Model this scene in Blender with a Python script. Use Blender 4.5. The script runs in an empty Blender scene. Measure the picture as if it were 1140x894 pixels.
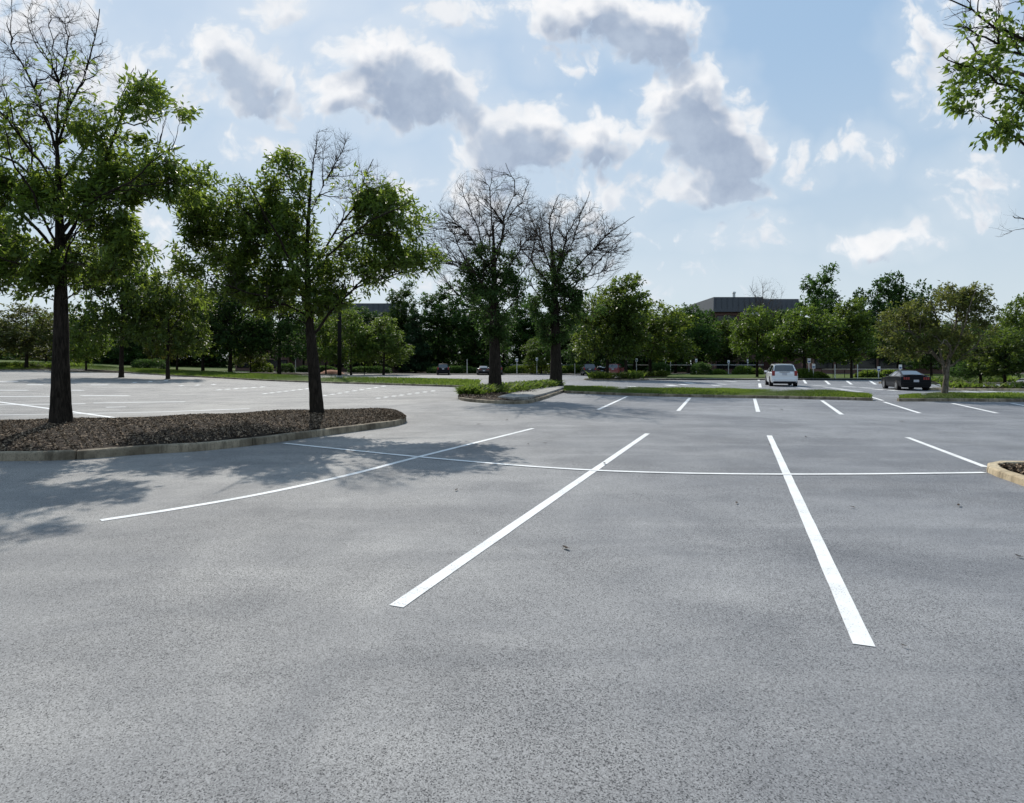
import bpy, math, random
import numpy as np
from mathutils import Vector

random.seed(7)
C = bpy.context.scene.collection
sc = bpy.context.scene

# ------------------------------------------------------------------ camera figures
F, CX, HY, EYE = 680.0, 570.0, 406.0, 1.55      # focal length in photo pixels, centre column, horizon row, eye height
SUN_AZ, SUN_EL = math.radians(-20), math.radians(41)   # azimuth from +Y towards +X

def H(x, y=0.0):
    """terrain: flat, rising gently to the left"""
    u = np.clip(-np.asarray(x, float) - 8.0, 0, 95)
    return 0.00032 * u * u

def G(px, py):
    """ground point seen at a place of the photograph"""
    a, b = (px - CX) / F, (py - HY) / F
    Z = np.concatenate([np.linspace(1.5, 60, 1200), np.linspace(60.1, 400, 1400)])
    d = EYE - b * Z - H(a * Z)
    k = int(np.argmax(d <= 0)) if (d <= 0).any() else len(Z) - 1
    if k > 0 and d[k] <= 0:
        t = d[k - 1] / (d[k - 1] - d[k]); z = Z[k - 1] + t * (Z[k] - Z[k - 1])
    else:
        z = Z[k]
    return np.array([a * z, z, float(H(a * z))])

def at(px, Z, z=None):
    x = (px - CX) / F * Z
    return np.array([x, Z, float(H(x)) if z is None else z])

# ------------------------------------------------------------------ object helpers
def tag(o, label=None, cat=None, group=None, kind=None):
    if label: o['label'] = label
    if cat: o['category'] = cat
    if group: o['group'] = group
    if kind: o['kind'] = kind
    return o

def thing(name, label, cat, loc=(0, 0, 0), rz=0.0, group=None):
    o = bpy.data.objects.new(name, None); C.objects.link(o)
    o.location = tuple(float(v) for v in loc); o.rotation_euler = (0, 0, rz); o.empty_display_size = .3
    return tag(o, label, cat, group)

def link(name, me, mat=None, parent=None):
    o = bpy.data.objects.new(name, me); C.objects.link(o)
    if mat is not None and not me.materials: me.materials.append(mat)
    if parent is not None: o.parent = parent
    return o

def mesh_np(name, V, Fc, smooth=False, col=None):
    """mesh from numpy verts (n,3) and a list of face arrays (m,k)"""
    me = bpy.data.meshes.new(name)
    V = np.asarray(V, np.float32)
    if not isinstance(Fc, list): Fc = [Fc]
    Fc = [np.asarray(f, np.int32) for f in Fc if len(f)]
    idx = np.concatenate([f.ravel() for f in Fc])
    tot = np.concatenate([np.full(len(f), f.shape[1], np.int32) for f in Fc])
    start = np.concatenate([[0], np.cumsum(tot)[:-1]]).astype(np.int32)
    me.vertices.add(len(V)); me.vertices.foreach_set('co', V.ravel())
    me.loops.add(len(idx)); me.loops.foreach_set('vertex_index', idx)
    me.polygons.add(len(tot)); me.polygons.foreach_set('loop_start', start)
    me.polygons.foreach_set('loop_total', tot)
    if smooth: me.polygons.foreach_set('use_smooth', np.ones(len(tot), bool))
    me.update(calc_edges=True); me.validate()
    if col is not None:
        a = me.attributes.new('tint', 'FLOAT', 'FACE'); a.data.foreach_set('value', np.asarray(col, np.float32))
    return me

class MB:
    """collects boxes, tubes and loose faces into one mesh"""
    def __init__(s): s.v = []; s.f = []
    def add(s, vs, fs):
        n = len(s.v); s.v += [tuple(map(float, v)) for v in vs]; s.f += [tuple(i + n for i in f) for f in fs]
        return s
    def box(s, c, d, rz=0.0, taper=1.0):
        x, y, z = (k / 2 for k in d); ca, sa = math.cos(rz), math.sin(rz); out = []
        for sz in (-1, 1):
            k = 1 if sz < 0 else taper
            for sx, sy in ((-1, -1), (1, -1), (1, 1), (-1, 1)):
                X, Y = sx * x * k, sy * y * k
                out.append((c[0] + X * ca - Y * sa, c[1] + X * sa + Y * ca, c[2] + sz * z))
        return s.add(out, [(3, 2, 1, 0), (4, 5, 6, 7), (0, 1, 5, 4), (1, 2, 6, 5), (2, 3, 7, 6), (3, 0, 4, 7)])
    def tube(s, pts, rad, n=10, cap=True):
        pts = [Vector(p) for p in pts]
        if not hasattr(rad, '__len__'): rad = [rad] * len(pts)
        rings = []
        for i, p in enumerate(pts):
            t = (pts[min(i + 1, len(pts) - 1)] - pts[max(i - 1, 0)]).normalized()
            a = t.cross(Vector((0, 1, 0)) if abs(t.y) < .9 else Vector((1, 0, 0))).normalized(); b = t.cross(a)
            rings.append([p + rad[i] * (math.cos(2 * math.pi * k / n) * a + math.sin(2 * math.pi * k / n) * b) for k in range(n)])
        vs = [v for r in rings for v in r]; fs = []
        for i in range(len(rings) - 1):
            for k in range(n):
                fs.append((i * n + k, i * n + (k + 1) % n, (i + 1) * n + (k + 1) % n, (i + 1) * n + k))
        if cap: fs += [tuple(range(n))[::-1], tuple(range((len(rings) - 1) * n, len(rings) * n))]
        return s.add(vs, fs)
    def build(s, name, mat, parent=None, smooth=False, bevel=0.0):
        me = bpy.data.meshes.new(name); me.from_pydata(s.v, [], s.f); me.update()
        if smooth:
            for p in me.polygons: p.use_smooth = True
        o = link(name, me, mat, parent)
        if bevel:
            m = o.modifiers.new('bevel', 'BEVEL'); m.width = bevel; m.segments = 2; m.limit_method = 'ANGLE'
        return o

# ------------------------------------------------------------------ materials
def new_mat(name):
    m = bpy.data.materials.new(name); m.use_nodes = True
    nt = m.node_tree; b = nt.nodes['Principled BSDF']
    return m, nt, b

class N:
    """tiny node helper"""
    def __init__(s, nt): s.nt = nt
    def n(s, t, **kw):
        x = s.nt.nodes.new(t)
        for k, v in kw.items(): setattr(x, k, v)
        return x
    def l(s, a, b): s.nt.links.new(a, b)
    def put(s, sock, v):
        if isinstance(v, bpy.types.NodeSocket): s.l(v, sock)
        else: sock.default_value = v
    def math(s, op, a, b=None, c=None, clamp=False):
        x = s.n('ShaderNodeMath', operation=op, use_clamp=clamp); s.put(x.inputs[0], a)
        if b is not None: s.put(x.inputs[1], b)
        if c is not None: s.put(x.inputs[2], c)
        return x.outputs[0]
    def vmath(s, op, a, b=None):
        x = s.n('ShaderNodeVectorMath', operation=op); s.put(x.inputs[0], a)
        if b is not None: s.put(x.inputs[1], b)
        return x.outputs[1] if op in ('DOT_PRODUCT', 'LENGTH') else x.outputs[0]
    def mix(s, f, a, b, blend='MIX'):
        x = s.n('ShaderNodeMix', data_type='RGBA', blend_type=blend)
        s.put(x.inputs[0], f); s.put(x.inputs[6], a); s.put(x.inputs[7], b); return x.outputs[2]
    def noise(s, vec, scale, detail=4, rough=.55, dist=0.0):
        x = s.n('ShaderNodeTexNoise'); s.put(x.inputs['Vector'], vec); x.inputs['Scale'].default_value = scale
        x.inputs['Detail'].default_value = detail; x.inputs['Roughness'].default_value = rough; x.inputs['Distortion'].default_value = dist
        return x.outputs[0]
    def ramp(s, v, lo, hi, a=0.0, b=1.0):
        x = s.n('ShaderNodeMapRange', interpolation_type='SMOOTHSTEP'); s.put(x.inputs[0], v)
        for i, k in zip((1, 2, 3, 4), (lo, hi, a, b)): x.inputs[i].default_value = k
        return x.outputs[0]
    def bump(s, h, strength, dist):
        x = s.n('ShaderNodeBump'); s.l(h, x.inputs['Height']); x.inputs['Strength'].default_value = strength; x.inputs['Distance'].default_value = dist
        return x.outputs[0]
    def coord(s, which='Object'): return s.n('ShaderNodeTexCoord').outputs[which]

def rgb(*c): return (*c, 1.0)

def m_plain(name, c, rough=.6, var=.25, scale=8, metal=0.0, spec=.5, coat=0.0):
    m, nt, b = new_mat(name); q = N(nt)
    n = q.noise(q.coord(), scale, 5)
    q.l(q.mix(n, rgb(*(k * (1 - var) for k in c)), rgb(*(k * (1 + var) for k in c))), b.inputs['Base Color'])
    b.inputs['Roughness'].default_value = rough; b.inputs['Metallic'].default_value = metal
    b.inputs['Specular IOR Level'].default_value = spec; b.inputs['Coat Weight'].default_value = coat
    b.inputs['Coat Roughness'].default_value = .05
    return m

def m_asphalt():
    m, nt, b = new_mat('asphalt'); q = N(nt); co = q.coord()
    grain = q.noise(co, 170, 2, .7)
    vo = q.n('ShaderNodeTexVoronoi', feature='F1'); q.l(co, vo.inputs['Vector']); vo.inputs['Scale'].default_value = 185; vo.inputs['Randomness'].default_value = 1
    cs = q.n('ShaderNodeSeparateColor'); q.l(vo.outputs['Color'], cs.inputs[0]); cell = cs.outputs[0]; cell2 = cs.outputs[1]
    big = q.noise(co, .16, 4, .6, .6)
    mid = q.noise(co, .75, 5, .62, .8)
    st = q.n('ShaderNodeMapping'); q.l(co, st.inputs[0]); st.inputs['Rotation'].default_value = (0, 0, .35); st.inputs['Scale'].default_value = (.22, 1.7, 1)
    streak = q.noise(st.outputs[0], .9, 4, .6, .4)
    stone = q.math('ADD', q.math('MULTIPLY', cell2, .6), q.math('MULTIPLY', grain, .5))
    c = q.mix(q.ramp(stone, .15, .95), rgb(.190, .190, .189), rgb(.385, .386, .384))
    wear = q.math('ADD', q.math('MULTIPLY', big, .45), q.math('ADD', q.math('MULTIPLY', mid, .38), q.math('MULTIPLY', streak, .27)))
    c = q.mix(q.ramp(wear, .40, .70), q.mix(1.0, c, rgb(.66, .67, .69), 'MULTIPLY'), q.mix(1.0, c, rgb(1.10, 1.09, 1.07), 'MULTIPLY'))
    # open pits, denser in some places
    dens = q.ramp(q.noise(co, .6, 4, .6), .35, .68, .91, .72)
    pit = q.ramp(q.math('SUBTRACT', q.math('ADD', cell, q.math('MULTIPLY', q.math('SUBTRACT', grain, .5), .35)), dens), -.02, .05)
    c = q.mix(q.math('MULTIPLY', pit, .85), c, rgb(.035, .036, .04))
    # sun glare put into the colour: left warm and lighter, right darker and bluer
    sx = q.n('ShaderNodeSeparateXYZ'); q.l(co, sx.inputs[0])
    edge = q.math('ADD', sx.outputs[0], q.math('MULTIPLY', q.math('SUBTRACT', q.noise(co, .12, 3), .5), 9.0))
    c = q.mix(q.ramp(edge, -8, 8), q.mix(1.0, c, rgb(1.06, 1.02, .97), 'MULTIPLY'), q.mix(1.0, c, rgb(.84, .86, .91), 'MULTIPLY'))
    # drips and old stains
    spot = q.ramp(q.noise(co, 2.3, 4, .6, .5), .66, .76); c = q.mix(q.math('MULTIPLY', spot, .30), c, rgb(.09, .088, .085))
    film = q.ramp(q.noise(co, .38, 6, .68, 1.2), .52, .66); c = q.mix(q.math('MULTIPLY', film, .26), c, rgb(.12, .12, .122))
    q.l(c, b.inputs['Base Color'])
    b.inputs['Roughness'].default_value = .78
    b.inputs['Specular IOR Level'].default_value = .2
    q.l(q.bump(q.math('SUBTRACT', grain, q.math('MULTIPLY', pit, .5)), .3, .004), b.inputs['Normal'])
    return m

def m_paint():
    m, nt, b = new_mat('road_paint'); q = N(nt); co = q.coord()
    w = q.noise(co, 85, 3, .7); w2 = q.noise(co, 2.2, 5, .65)
    c = q.mix(q.ramp(w2, .3, .7), rgb(.68, .68, .665), rgb(.76, .76, .75))
    thr = q.ramp(w2, .35, .7, .58, .70)
    c = q.mix(q.math('MULTIPLY', q.ramp(q.math('SUBTRACT', w, thr), -.03, .03), .8), c, rgb(.25, .25, .25))
    q.l(c, b.inputs['Base Color']); b.inputs['Roughness'].default_value = .75; b.inputs['Specular IOR Level'].default_value = .2
    q.l(q.bump(q.noise(co, 105, 3, .65), .4, .004), b.inputs['Normal'])
    return m

def m_concrete(name, a, c2, spec=.25):
    m, nt, b = new_mat(name); q = N(nt); co = q.coord()
    c = q.mix(q.ramp(q.noise(co, 1.3, 6, .65), .35, .7), rgb(*a), rgb(*c2))
    c = q.mix(q.math('MULTIPLY', q.ramp(q.noise(co, 45, 3, .7), .52, .68), .55), c, rgb(*(k * .4 for k in a)))
    mp = q.n('ShaderNodeMapping'); q.l(co, mp.inputs[0]); mp.inputs['Scale'].default_value = (1, 1, .12)
    c = q.mix(q.math('MULTIPLY', q.ramp(q.noise(mp.outputs[0], 7, 5, .7), .46, .64), .6), c, rgb(*(k * .38 for k in a)))
    q.l(c, b.inputs['Base Color']); b.inputs['Roughness'].default_value = .85; b.inputs['Specular IOR Level'].default_value = spec
    q.l(q.bump(q.noise(co, 60, 4, .7), .5, .006), b.inputs['Normal'])
    return m

def m_tint(name, dark, light, rough=.9, transl=None, leaf_spec=.25):
    """colour picked per face from the 'tint' attribute, optional light passing through"""
    m, nt, b = new_mat(name); q = N(nt)
    at_ = q.n('ShaderNodeAttribute', attribute_name='tint').outputs['Fac']
    oi = q.n('ShaderNodeObjectInfo')
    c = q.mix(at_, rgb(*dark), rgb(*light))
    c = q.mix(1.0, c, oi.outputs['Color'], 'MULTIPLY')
    q.l(c, b.inputs['Base Color']); b.inputs['Roughness'].default_value = rough; b.inputs['Specular IOR Level'].default_value = leaf_spec
    if transl:
        t = q.n('ShaderNodeBsdfTranslucent')
        tc = q.mix(at_, rgb(*transl[0]), rgb(*transl[1]))
        q.l(q.mix(1.0, tc, oi.outputs['Color'], 'MULTIPLY'), t.inputs['Color'])
        mx = q.n('ShaderNodeMixShader'); mx.inputs[0].default_value = .45
        q.l(b.outputs[0], mx.inputs[1]); q.l(t.outputs[0], mx.inputs[2])
        q.l(mx.outputs[0], nt.nodes['Material Output'].inputs['Surface'])
    return m

def m_bark(name, a, c2):
    m, nt, b = new_mat(name); q = N(nt); co = q.coord()
    mp = q.n('ShaderNodeMapping'); q.l(co, mp.inputs[0]); mp.inputs['Scale'].default_value = (1, 1, .16)
    n = q.noise(mp.outputs[0], 28, 6, .7, .6)
    q.l(q.mix(q.ramp(n, .35, .68), rgb(*a), rgb(*c2)), b.inputs['Base Color']); b.inputs['Roughness'].default_value = .95
    b.inputs['Specular IOR Level'].default_value = .1
    q.l(q.bump(n, .9, .03), b.inputs['Normal'])
    return m

def m_brick():
    m, nt, b = new_mat('brick'); q = N(nt); co = q.coord()
    br = q.n('ShaderNodeTexBrick'); mp = q.n('ShaderNodeMapping'); mp.inputs['Rotation'].default_value = (math.pi / 2, 0, 0)
    q.l(co, mp.inputs[0]); q.l(mp.outputs[0], br.inputs[0]); br.inputs['Scale'].default_value = 4.5
    br.inputs['Color1'].default_value = rgb(.20, .095, .07); br.inputs['Color2'].default_value = rgb(.14, .065, .05); br.inputs['Mortar'].default_value = rgb(.22, .19, .17)
    q.l(q.mix(q.math('MULTIPLY', q.noise(co, .8, 4), .5), br.outputs[0], rgb(.09, .05, .045)), b.inputs['Base Color'])
    b.inputs['Roughness'].default_value = .9
    return m

def m_lawn():
    m, nt, b = new_mat('lawn'); q = N(nt); co = q.coord()
    c = q.mix(q.ramp(q.noise(co, .5, 6, .65), .3, .7), rgb(.05, .085, .02), rgb(.125, .145, .045))
    c = q.mix(q.math('MULTIPLY', q.noise(co, 14, 4, .7), .6), c, rgb(.05, .085, .018))
    q.l(c, b.inputs['Base Color']); b.inputs['Roughness'].default_value = .95; b.inputs['Specular IOR Level'].default_value = .1
    q.l(q.bump(q.noise(co, 22, 4, .7), .8, .05), b.inputs['Normal'])
    return m

M = dict(
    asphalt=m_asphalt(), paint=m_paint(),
    kerb=m_concrete('old_concrete', (.13, .105, .072), (.36, .30, .215)),
    kerb_pale=m_concrete('pale_concrete', (.42, .33, .21), (.58, .48, .33)),
    pad=m_concrete('pavement_concrete', (.27, .26, .24), (.40, .38, .35)),
    mulch_bed=m_concrete('mulch_bed', (.020, .014, .010), (.045, .033, .025), .05),
    chips=m_tint('mulch_chips', (.022, .015, .010), (.40, .30, .21), .95, None, .1),
    leaf=m_tint('ash_leaf', (.033, .068, .014), (.115, .170, .034), .48, ((.07, .14, .015), (.40, .51, .07)), .3),
    leaf_lime=m_tint('lime_leaf', (.05, .095, .016), (.11, .17, .03), .55, ((.10, .18, .02), (.27, .36, .055)), .3),
    leaf_dark=m_tint('dark_leaf', (.022, .048, .015), (.056, .098, .028), .6, ((.035, .085, .016), (.11, .19, .04)), .15),
    leaf_rust=m_tint('rusty_leaf', (.040, .062, .018), (.12, .125, .036), .6, ((.09, .14, .022), (.27, .28, .055)), .3),
    needle=m_tint('needle', (.014, .030, .016), (.036, .062, .030), .7, ((.015, .035, .012), (.04, .07, .025)), .2),
    grass=m_tint('grass_blade', (.04, .072, .014), (.125, .155, .04), .7, ((.10, .18, .02), (.24, .32, .05)), .2),
    bark=m_bark('bark', (.010, .008, .006), (.042, .034, .027)),
    twig=m_bark('twig_bark', (.045, .035, .027), (.10, .082, .064)),
    pale_bark=m_bark('pale_bark', (.06, .05, .04), (.22, .19, .15)),
    brick=m_brick(), lawn=m_lawn(),
    roof=m_plain('grey_metal_roof', (.07, .075, .085), .6, .12, 1.5),
    white=m_plain('white_paint', (.74, .74, .72), .5, .08, 6),
    post=m_plain('pale_post', (.55, .55, .52), .6, .12, 6),
    sign_blue=m_plain('sign_blue', (.03, .08, .25), .5, .1, 6),
    glass=m_plain('window_glass', (.012, .015, .018), .05, .1, 1, spec=1.0, coat=1.0),
    glass_bld=m_plain('tinted_glass', (.01, .012, .016), .12, .2, 1, spec=.5),
    black=m_plain('black_plastic', (.008, .008, .009), .6, .2, 20, spec=.12),
    black_car=m_plain('black_car_paint', (.003, .004, .007), .4, .1, 3, spec=.12, coat=.08),
    white_car=m_plain('white_car_paint', (.72, .73, .74), .3, .04, 3, coat=.8),
    navy_car=m_plain('navy_car_paint', (.012, .016, .030), .25, .1, 3, coat=.8),
    red_car=m_plain('red_car_paint', (.22, .012, .022), .28, .1, 3, coat=.8),
    grey_car=m_plain('grey_car_paint', (.05, .052, .058), .3, .1, 3, metal=.4, coat=.6),
    tyre=m_plain('tyre_rubber', (.012, .012, .012), .9, .2, 30),
    rim=m_plain('wheel_alloy', (.35, .35, .36), .35, .1, 10, metal=.8),
    red_lens=m_plain('red_lens', (.24, .02, .02), .2, .15, 10),
    clear_lens=m_plain('clear_lens', (.6, .6, .6), .15, .1, 10),
    plate=m_plain('number_plate', (.45, .46, .5), .5, .1, 30),
    pole=m_plain('bronze_pole', (.010, .009, .008), .7, .2, 12, spec=.08),
    dead_leaf=m_tint('dead_leaf', (.028, .02, .014), (.07, .045, .025), .8),
    rust=m_plain('red_earth', (.30, .13, .07), .9, .2, 3),
)

# ------------------------------------------------------------------ the setting: ground, lot, markings
def sheet(name, xs, ys, dz, mat):
    X, Y = np.meshgrid(xs, ys); Zz = H(X, Y) + dz
    V = np.stack([X, Y, Zz], -1).reshape(-1, 3); nx, ny = len(xs), len(ys)
    i, j = np.meshgrid(np.arange(nx - 1), np.arange(ny - 1)); a = (j * nx + i).ravel()
    me = mesh_np(name, V, np.stack([a, a + 1, a + nx + 1, a + nx], 1), True)
    return tag(link(name, me, mat), kind='structure')

axis = np.concatenate([[-2500, -900, -400, -200, -140], np.linspace(-120, 0, 61), np.linspace(20, 140, 7), [200, 400, 900, 2500]])
sheet('ground', axis, np.array([-2500, -400, -60, 0, 60, 100, 160, 260, 500, 1200, 3500.]), -.03, M['lawn'])
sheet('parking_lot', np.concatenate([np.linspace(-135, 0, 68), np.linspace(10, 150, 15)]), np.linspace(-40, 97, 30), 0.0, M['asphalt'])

def resample(P, step):
    P = np.asarray(P, float); d = np.concatenate([[0], np.cumsum(np.linalg.norm(np.diff(P, axis=0), axis=1))])
    n = max(2, int(d[-1] / step) + 1); t = np.linspace(0, d[-1], n)
    return np.stack([np.interp(t, d, P[:, k]) for k in range(P.shape[1])], 1)

def smooth_path(P, n=24):
    """Catmull-Rom through the points"""
    P = np.asarray(P, float); Q = np.vstack([2 * P[0] - P[1], P, 2 * P[-1] - P[-2]]); out = []
    for i in range(1, len(Q) - 2):
        t = np.linspace(0, 1, n, endpoint=False)[:, None]
        a, b, c, d = Q[i - 1], Q[i], Q[i + 1], Q[i + 2]
        out.append(.5 * (2 * b + (c - a) * t + (2 * a - 5 * b + 4 * c - d) * t ** 2 + (3 * b - a - 3 * c + d) * t ** 3))
    out.append(P[-1][None]); return np.vstack(out)

mk_v, mk_f = [], []
def stripe(pts, w, dz=.004):
    P = np.array([G(*p) for p in pts])[:, :2]
    if len(P) > 2: P = smooth_path(P, 10)
    else: P = resample(P, .3 if P[0][1] < 14 else 1.2)
    T = np.gradient(P, axis=0); T /= np.linalg.norm(T, axis=1, keepdims=True); Nn = np.stack([-T[:, 1], T[:, 0]], 1)
    base = len(mk_v)
    for p, n in zip(P, Nn):
        for sgn in (1, -1):
            e = p + n * sgn * w / 2 * (1 + random.uniform(-.035, .035)); mk_v.append((e[0], e[1], float(H(e[0])) + dz))
    for i in range(len(P) - 1):
        a = base + 2 * i; mk_f.append((a, a + 1, a + 3, a + 2))

# the four long stall lines in front and the line across them
stripe([(112, 579.6), (200, 566), (294.6, 549.3), (386, 529.4), (462, 509.8), (530, 492.8), (593.5, 477)], .10)
stripe([(440.8, 675.5), (720.8, 482.8)], .108)
stripe([(962, 719), (856.5, 485)], .108)
stripe([(1010, 487), (1097, 520)], .10)
stripe([(316.6, 493.8), (395, 502), (469.5, 509.3), (569.5, 518), (656.3, 523.7), (730, 526.4), (800, 527.8), (878, 528.4), (980, 528), (1096, 526.6)], .10, .0085)
for a, b in [((698, 441.5), (666, 456)), ((768, 443), (755, 457.5)), ((840, 444), (844, 458.5)), ((915, 446), (937, 461.5)),
             ((984, 447.5), (1024, 460)), ((962, 439.5), (983, 446)), ((1060, 449), (1110, 460)), ((1126, 449), (1175, 458))]:
    stripe([a, b], .13)
def dash(x0, x1, y0, y1=None, th=.7):
    y1 = y0 if y1 is None else y1
    Z = G((x0 + x1) / 2, (y0 + y1) / 2)[1]
    stripe([(x0, y0), (x1, y1)], max(.1, th * Z * Z / (F * EYE)))
# far right lot: lines seen end on
for x0, y0, x1, y1 in [(845.6, 427, 846.3, 431.5), (844.4, 420, 844.7, 424), (847, 436, 848, 438), (904, 438.2, 909, 440), (894.7, 423, 897.3, 427), (919, 424, 923.5, 428),
                       (942.6, 424, 948, 428), (968.4, 424, 974.8, 428), (793, 421.5, 797, 419.5), (818.4, 419.5, 818.8, 422.5), (1019, 440.3, 1033, 442.8), (1076, 442, 1094, 444.6),
                       (1130, 442.6, 1146, 444), (727, 434.5, 733, 432.8), (786, 436, 790, 434)]:
    stripe([(x0, y0), (x1, y1)], .2)
for x0, x1, y in [(883, 888, 429.5), (890, 893.5, 431.5), (894, 897, 432.6), (910, 914, 429.5), (921.5, 926, 431.5), (929.5, 934, 432.7), (936, 941, 433.5), (942, 947, 430.5),
                  (940, 944, 434.5), (962, 968, 432), (976, 985, 433.8), (987, 995, 434.5), (1026, 1030, 431), (1034, 1041, 432), (1066, 1072, 435), (1077, 1083, 436), (1126, 1131, 437),
                  (764, 771, 426.5), (801, 805, 427.5), (795, 799.5, 429.3), (811, 815, 424.6), (758, 764, 428.2), (1095, 1101, 435.6), (1108, 1114, 436.5), (950, 956, 435.6), (700, 709, 430.5), (742, 752, 429)]:
    dash(x0, x1, y, th=1.0)
# left lot: long rows nearly edge on, the diagonal and the dotted ends of stalls
for x0, y0, x1, y1 in [(-30, 434.5, 31, 434.5), (78, 434.5, 93, 434.6), (-30, 441.5, 60, 441.4), (90, 440.4, 144, 440.6), (-30, 451, 95, 449.5), (104, 448.7, 206, 447.2), (-30, 462.5, 60, 461.2),
                       (76, 460.8, 180, 458.6), (180, 458.6, 278, 455), (-20, 425, 20, 425), (30, 428.2, 48, 428.2), (100, 428.6, 120, 428.6), (118, 453.5, 140, 453)]:
    dash(x0, x1, y0, y1, .42)
stripe([(-20, 445), (50, 454.3), (135, 466.2), (150, 468.4)], .16)
for (x0, y0, x1, y1, n) in [(202, 429.5, 238, 428, 3), (244, 434, 292, 430.8, 6), (295, 438.3, 350, 431.8, 8), (362, 440.3, 427, 430, 9), (421, 443.3, 482, 435.3, 8), (150, 425.8, 185, 423.8, 3)]:
    for i in range(n):
        t = i / max(1, n - 1); x = x0 + (x1 - x0) * t; y = y0 + (y1 - y0) * t; dash(x - 2.2, x + 2.2, y, y, .6)
me = bpy.data.meshes.new('parking_lines'); me.from_pydata(mk_v, [], mk_f); me.update()
tag(link('parking_lines', me, M['paint']), kind='structure')

def kerb(name, path, mat, w=.16, h=.145, joint=2.5, closed=False, cap_drop=0.0):
    """concrete kerb along ground points (outer face on the path, inner side to the left of travel)"""
    P = np.asarray(path, float)[:, :2]
    if closed: P = np.vstack([P, P[:1]])
    P = resample(P, .35)
    T = np.gradient(P, axis=0)
    if closed: T[0] = T[-1] = P[1] - P[-2]
    T /= np.linalg.norm(T, axis=1, keepdims=True) + 1e-9; Nn = np.stack([-T[:, 1], T[:, 0]], 1)
    prof = [(0, -.02), (.012, h * .8), (.02, h * .93), (.04, h), (w - .025, h), (w, h - .02), (w, -.02)]
    vs, fs = [], []; d = 0; gap = 0; k = len(prof); prev = None
    for i in range(len(P)):
        if i: d += np.linalg.norm(P[i] - P[i - 1])
        wob = .006 * math.sin(i * 1.7) + .004 * math.sin(i * .43)
        b = len(vs)
        for o, z in prof:
            e = P[i] + Nn[i] * (o + wob); vs.append((e[0], e[1], float(H(e[0])) + z + (wob * .5 if z > .05 else 0)))
        if prev is not None:
            for j in range(k - 1): fs.append((prev + j, prev + j + 1, b + j + 1, b + j))
        prev = b
        if d > joint and i < len(P) - 1:
            d = 0
            fs.append(tuple(range(b, b + k)))
            e2 = P[i] + T[i] * .018; b2 = len(vs)
            for o, z in prof:
                e = e2 + Nn[i] * (o + .004 * math.cos(i)); vs.append((e[0], e[1], float(H(e[0])) + z + .003 * math.sin(i * 3)))
            fs.append(tuple(range(b2 + k - 1, b2 - 1, -1))); prev = b2
    if not closed: fs += [tuple(range(k)), tuple(range(len(vs) - 1, len(vs) - 1 - k, -1))]
    me = bpy.data.meshes.new(name); me.from_pydata(vs, [], fs); me.update()
    return tag(link(name, me, mat), kind='structure')

def bed(name, front, back, mat, base=.12, mound=.28, kind='structure', n=60, m=14, power=.8):
    """mounded surface between two ground paths; returns a function that samples points of it"""
    A = resample(np.asarray(front)[:, :2], .2); B = resample(np.asarray(back)[:, :2], .2)
    A = A[np.linspace(0, len(A) - 1, n).astype(int)]; B = B[np.linspace(0, len(B) - 1, n).astype(int)]
    def pt(s, t):
        s = np.asarray(s, float) * (n - 1); i = np.clip(s.astype(int), 0, n - 2); f = (s - i)[..., None]
        a = A[i] * (1 - f) + A[i + 1] * f; b = B[i] * (1 - f) + B[i + 1] * f; t = np.asarray(t, float)[..., None]
        p = a * (1 - t) + b * t; ww = np.linalg.norm(a - b, axis=-1)
        z = base + mound * np.sin(np.pi * t[..., 0]) ** power * np.clip(ww / 2.5, 0, 1) + .03 * np.sin(p[..., 0] * 2.1) * np.sin(p[..., 1] * 1.7) * (mound > .05)
        return np.concatenate([p, (z + H(p[..., 0]))[..., None]], -1)
    S, T = np.meshgrid(np.linspace(0, 1, n), np.linspace(0, 1, m)); V = pt(S, T).reshape(-1, 3)
    i, j = np.meshgrid(np.arange(n - 1), np.arange(m - 1)); a = (j * n + i).ravel()
    o = link(name, mesh_np(name, V, np.stack([a, a + 1, a + n + 1, a + n], 1), True), mat); tag(o, kind=kind)
    return pt

def scatter_flakes(pt, n, size, seed, flat=.5, srange=(0, 1), trange=(.02, .98), lift=.01):
    r = np.random.default_rng(seed)
    c = pt(r.uniform(*srange, n), r.uniform(*trange, n)); c[:, 2] += r.uniform(0, lift, n)
    a = r.normal(size=(n, 3)); a[:, 2] *= flat; a /= np.linalg.norm(a, axis=1, keepdims=True)
    b = np.cross(a, np.stack([r.normal(size=n) * .5, r.normal(size=n) * .5, np.ones(n)], 1)); b /= np.linalg.norm(b, axis=1, keepdims=True)
    L = size * r.uniform(.5, 1.6, n)[:, None]; W = L * r.uniform(.25, .6, n)[:, None]
    V = np.stack([c - a * L / 2 - b * W / 2, c + a * L / 2 - b * W / 2 * .8, c + a * L / 2 + b * W / 2, c - a * L / 2 + b * W / 2 * .7], 1).reshape(-1, 3)
    return V, np.arange(4 * n).reshape(n, 4), r.random(n) ** 1.6

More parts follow.
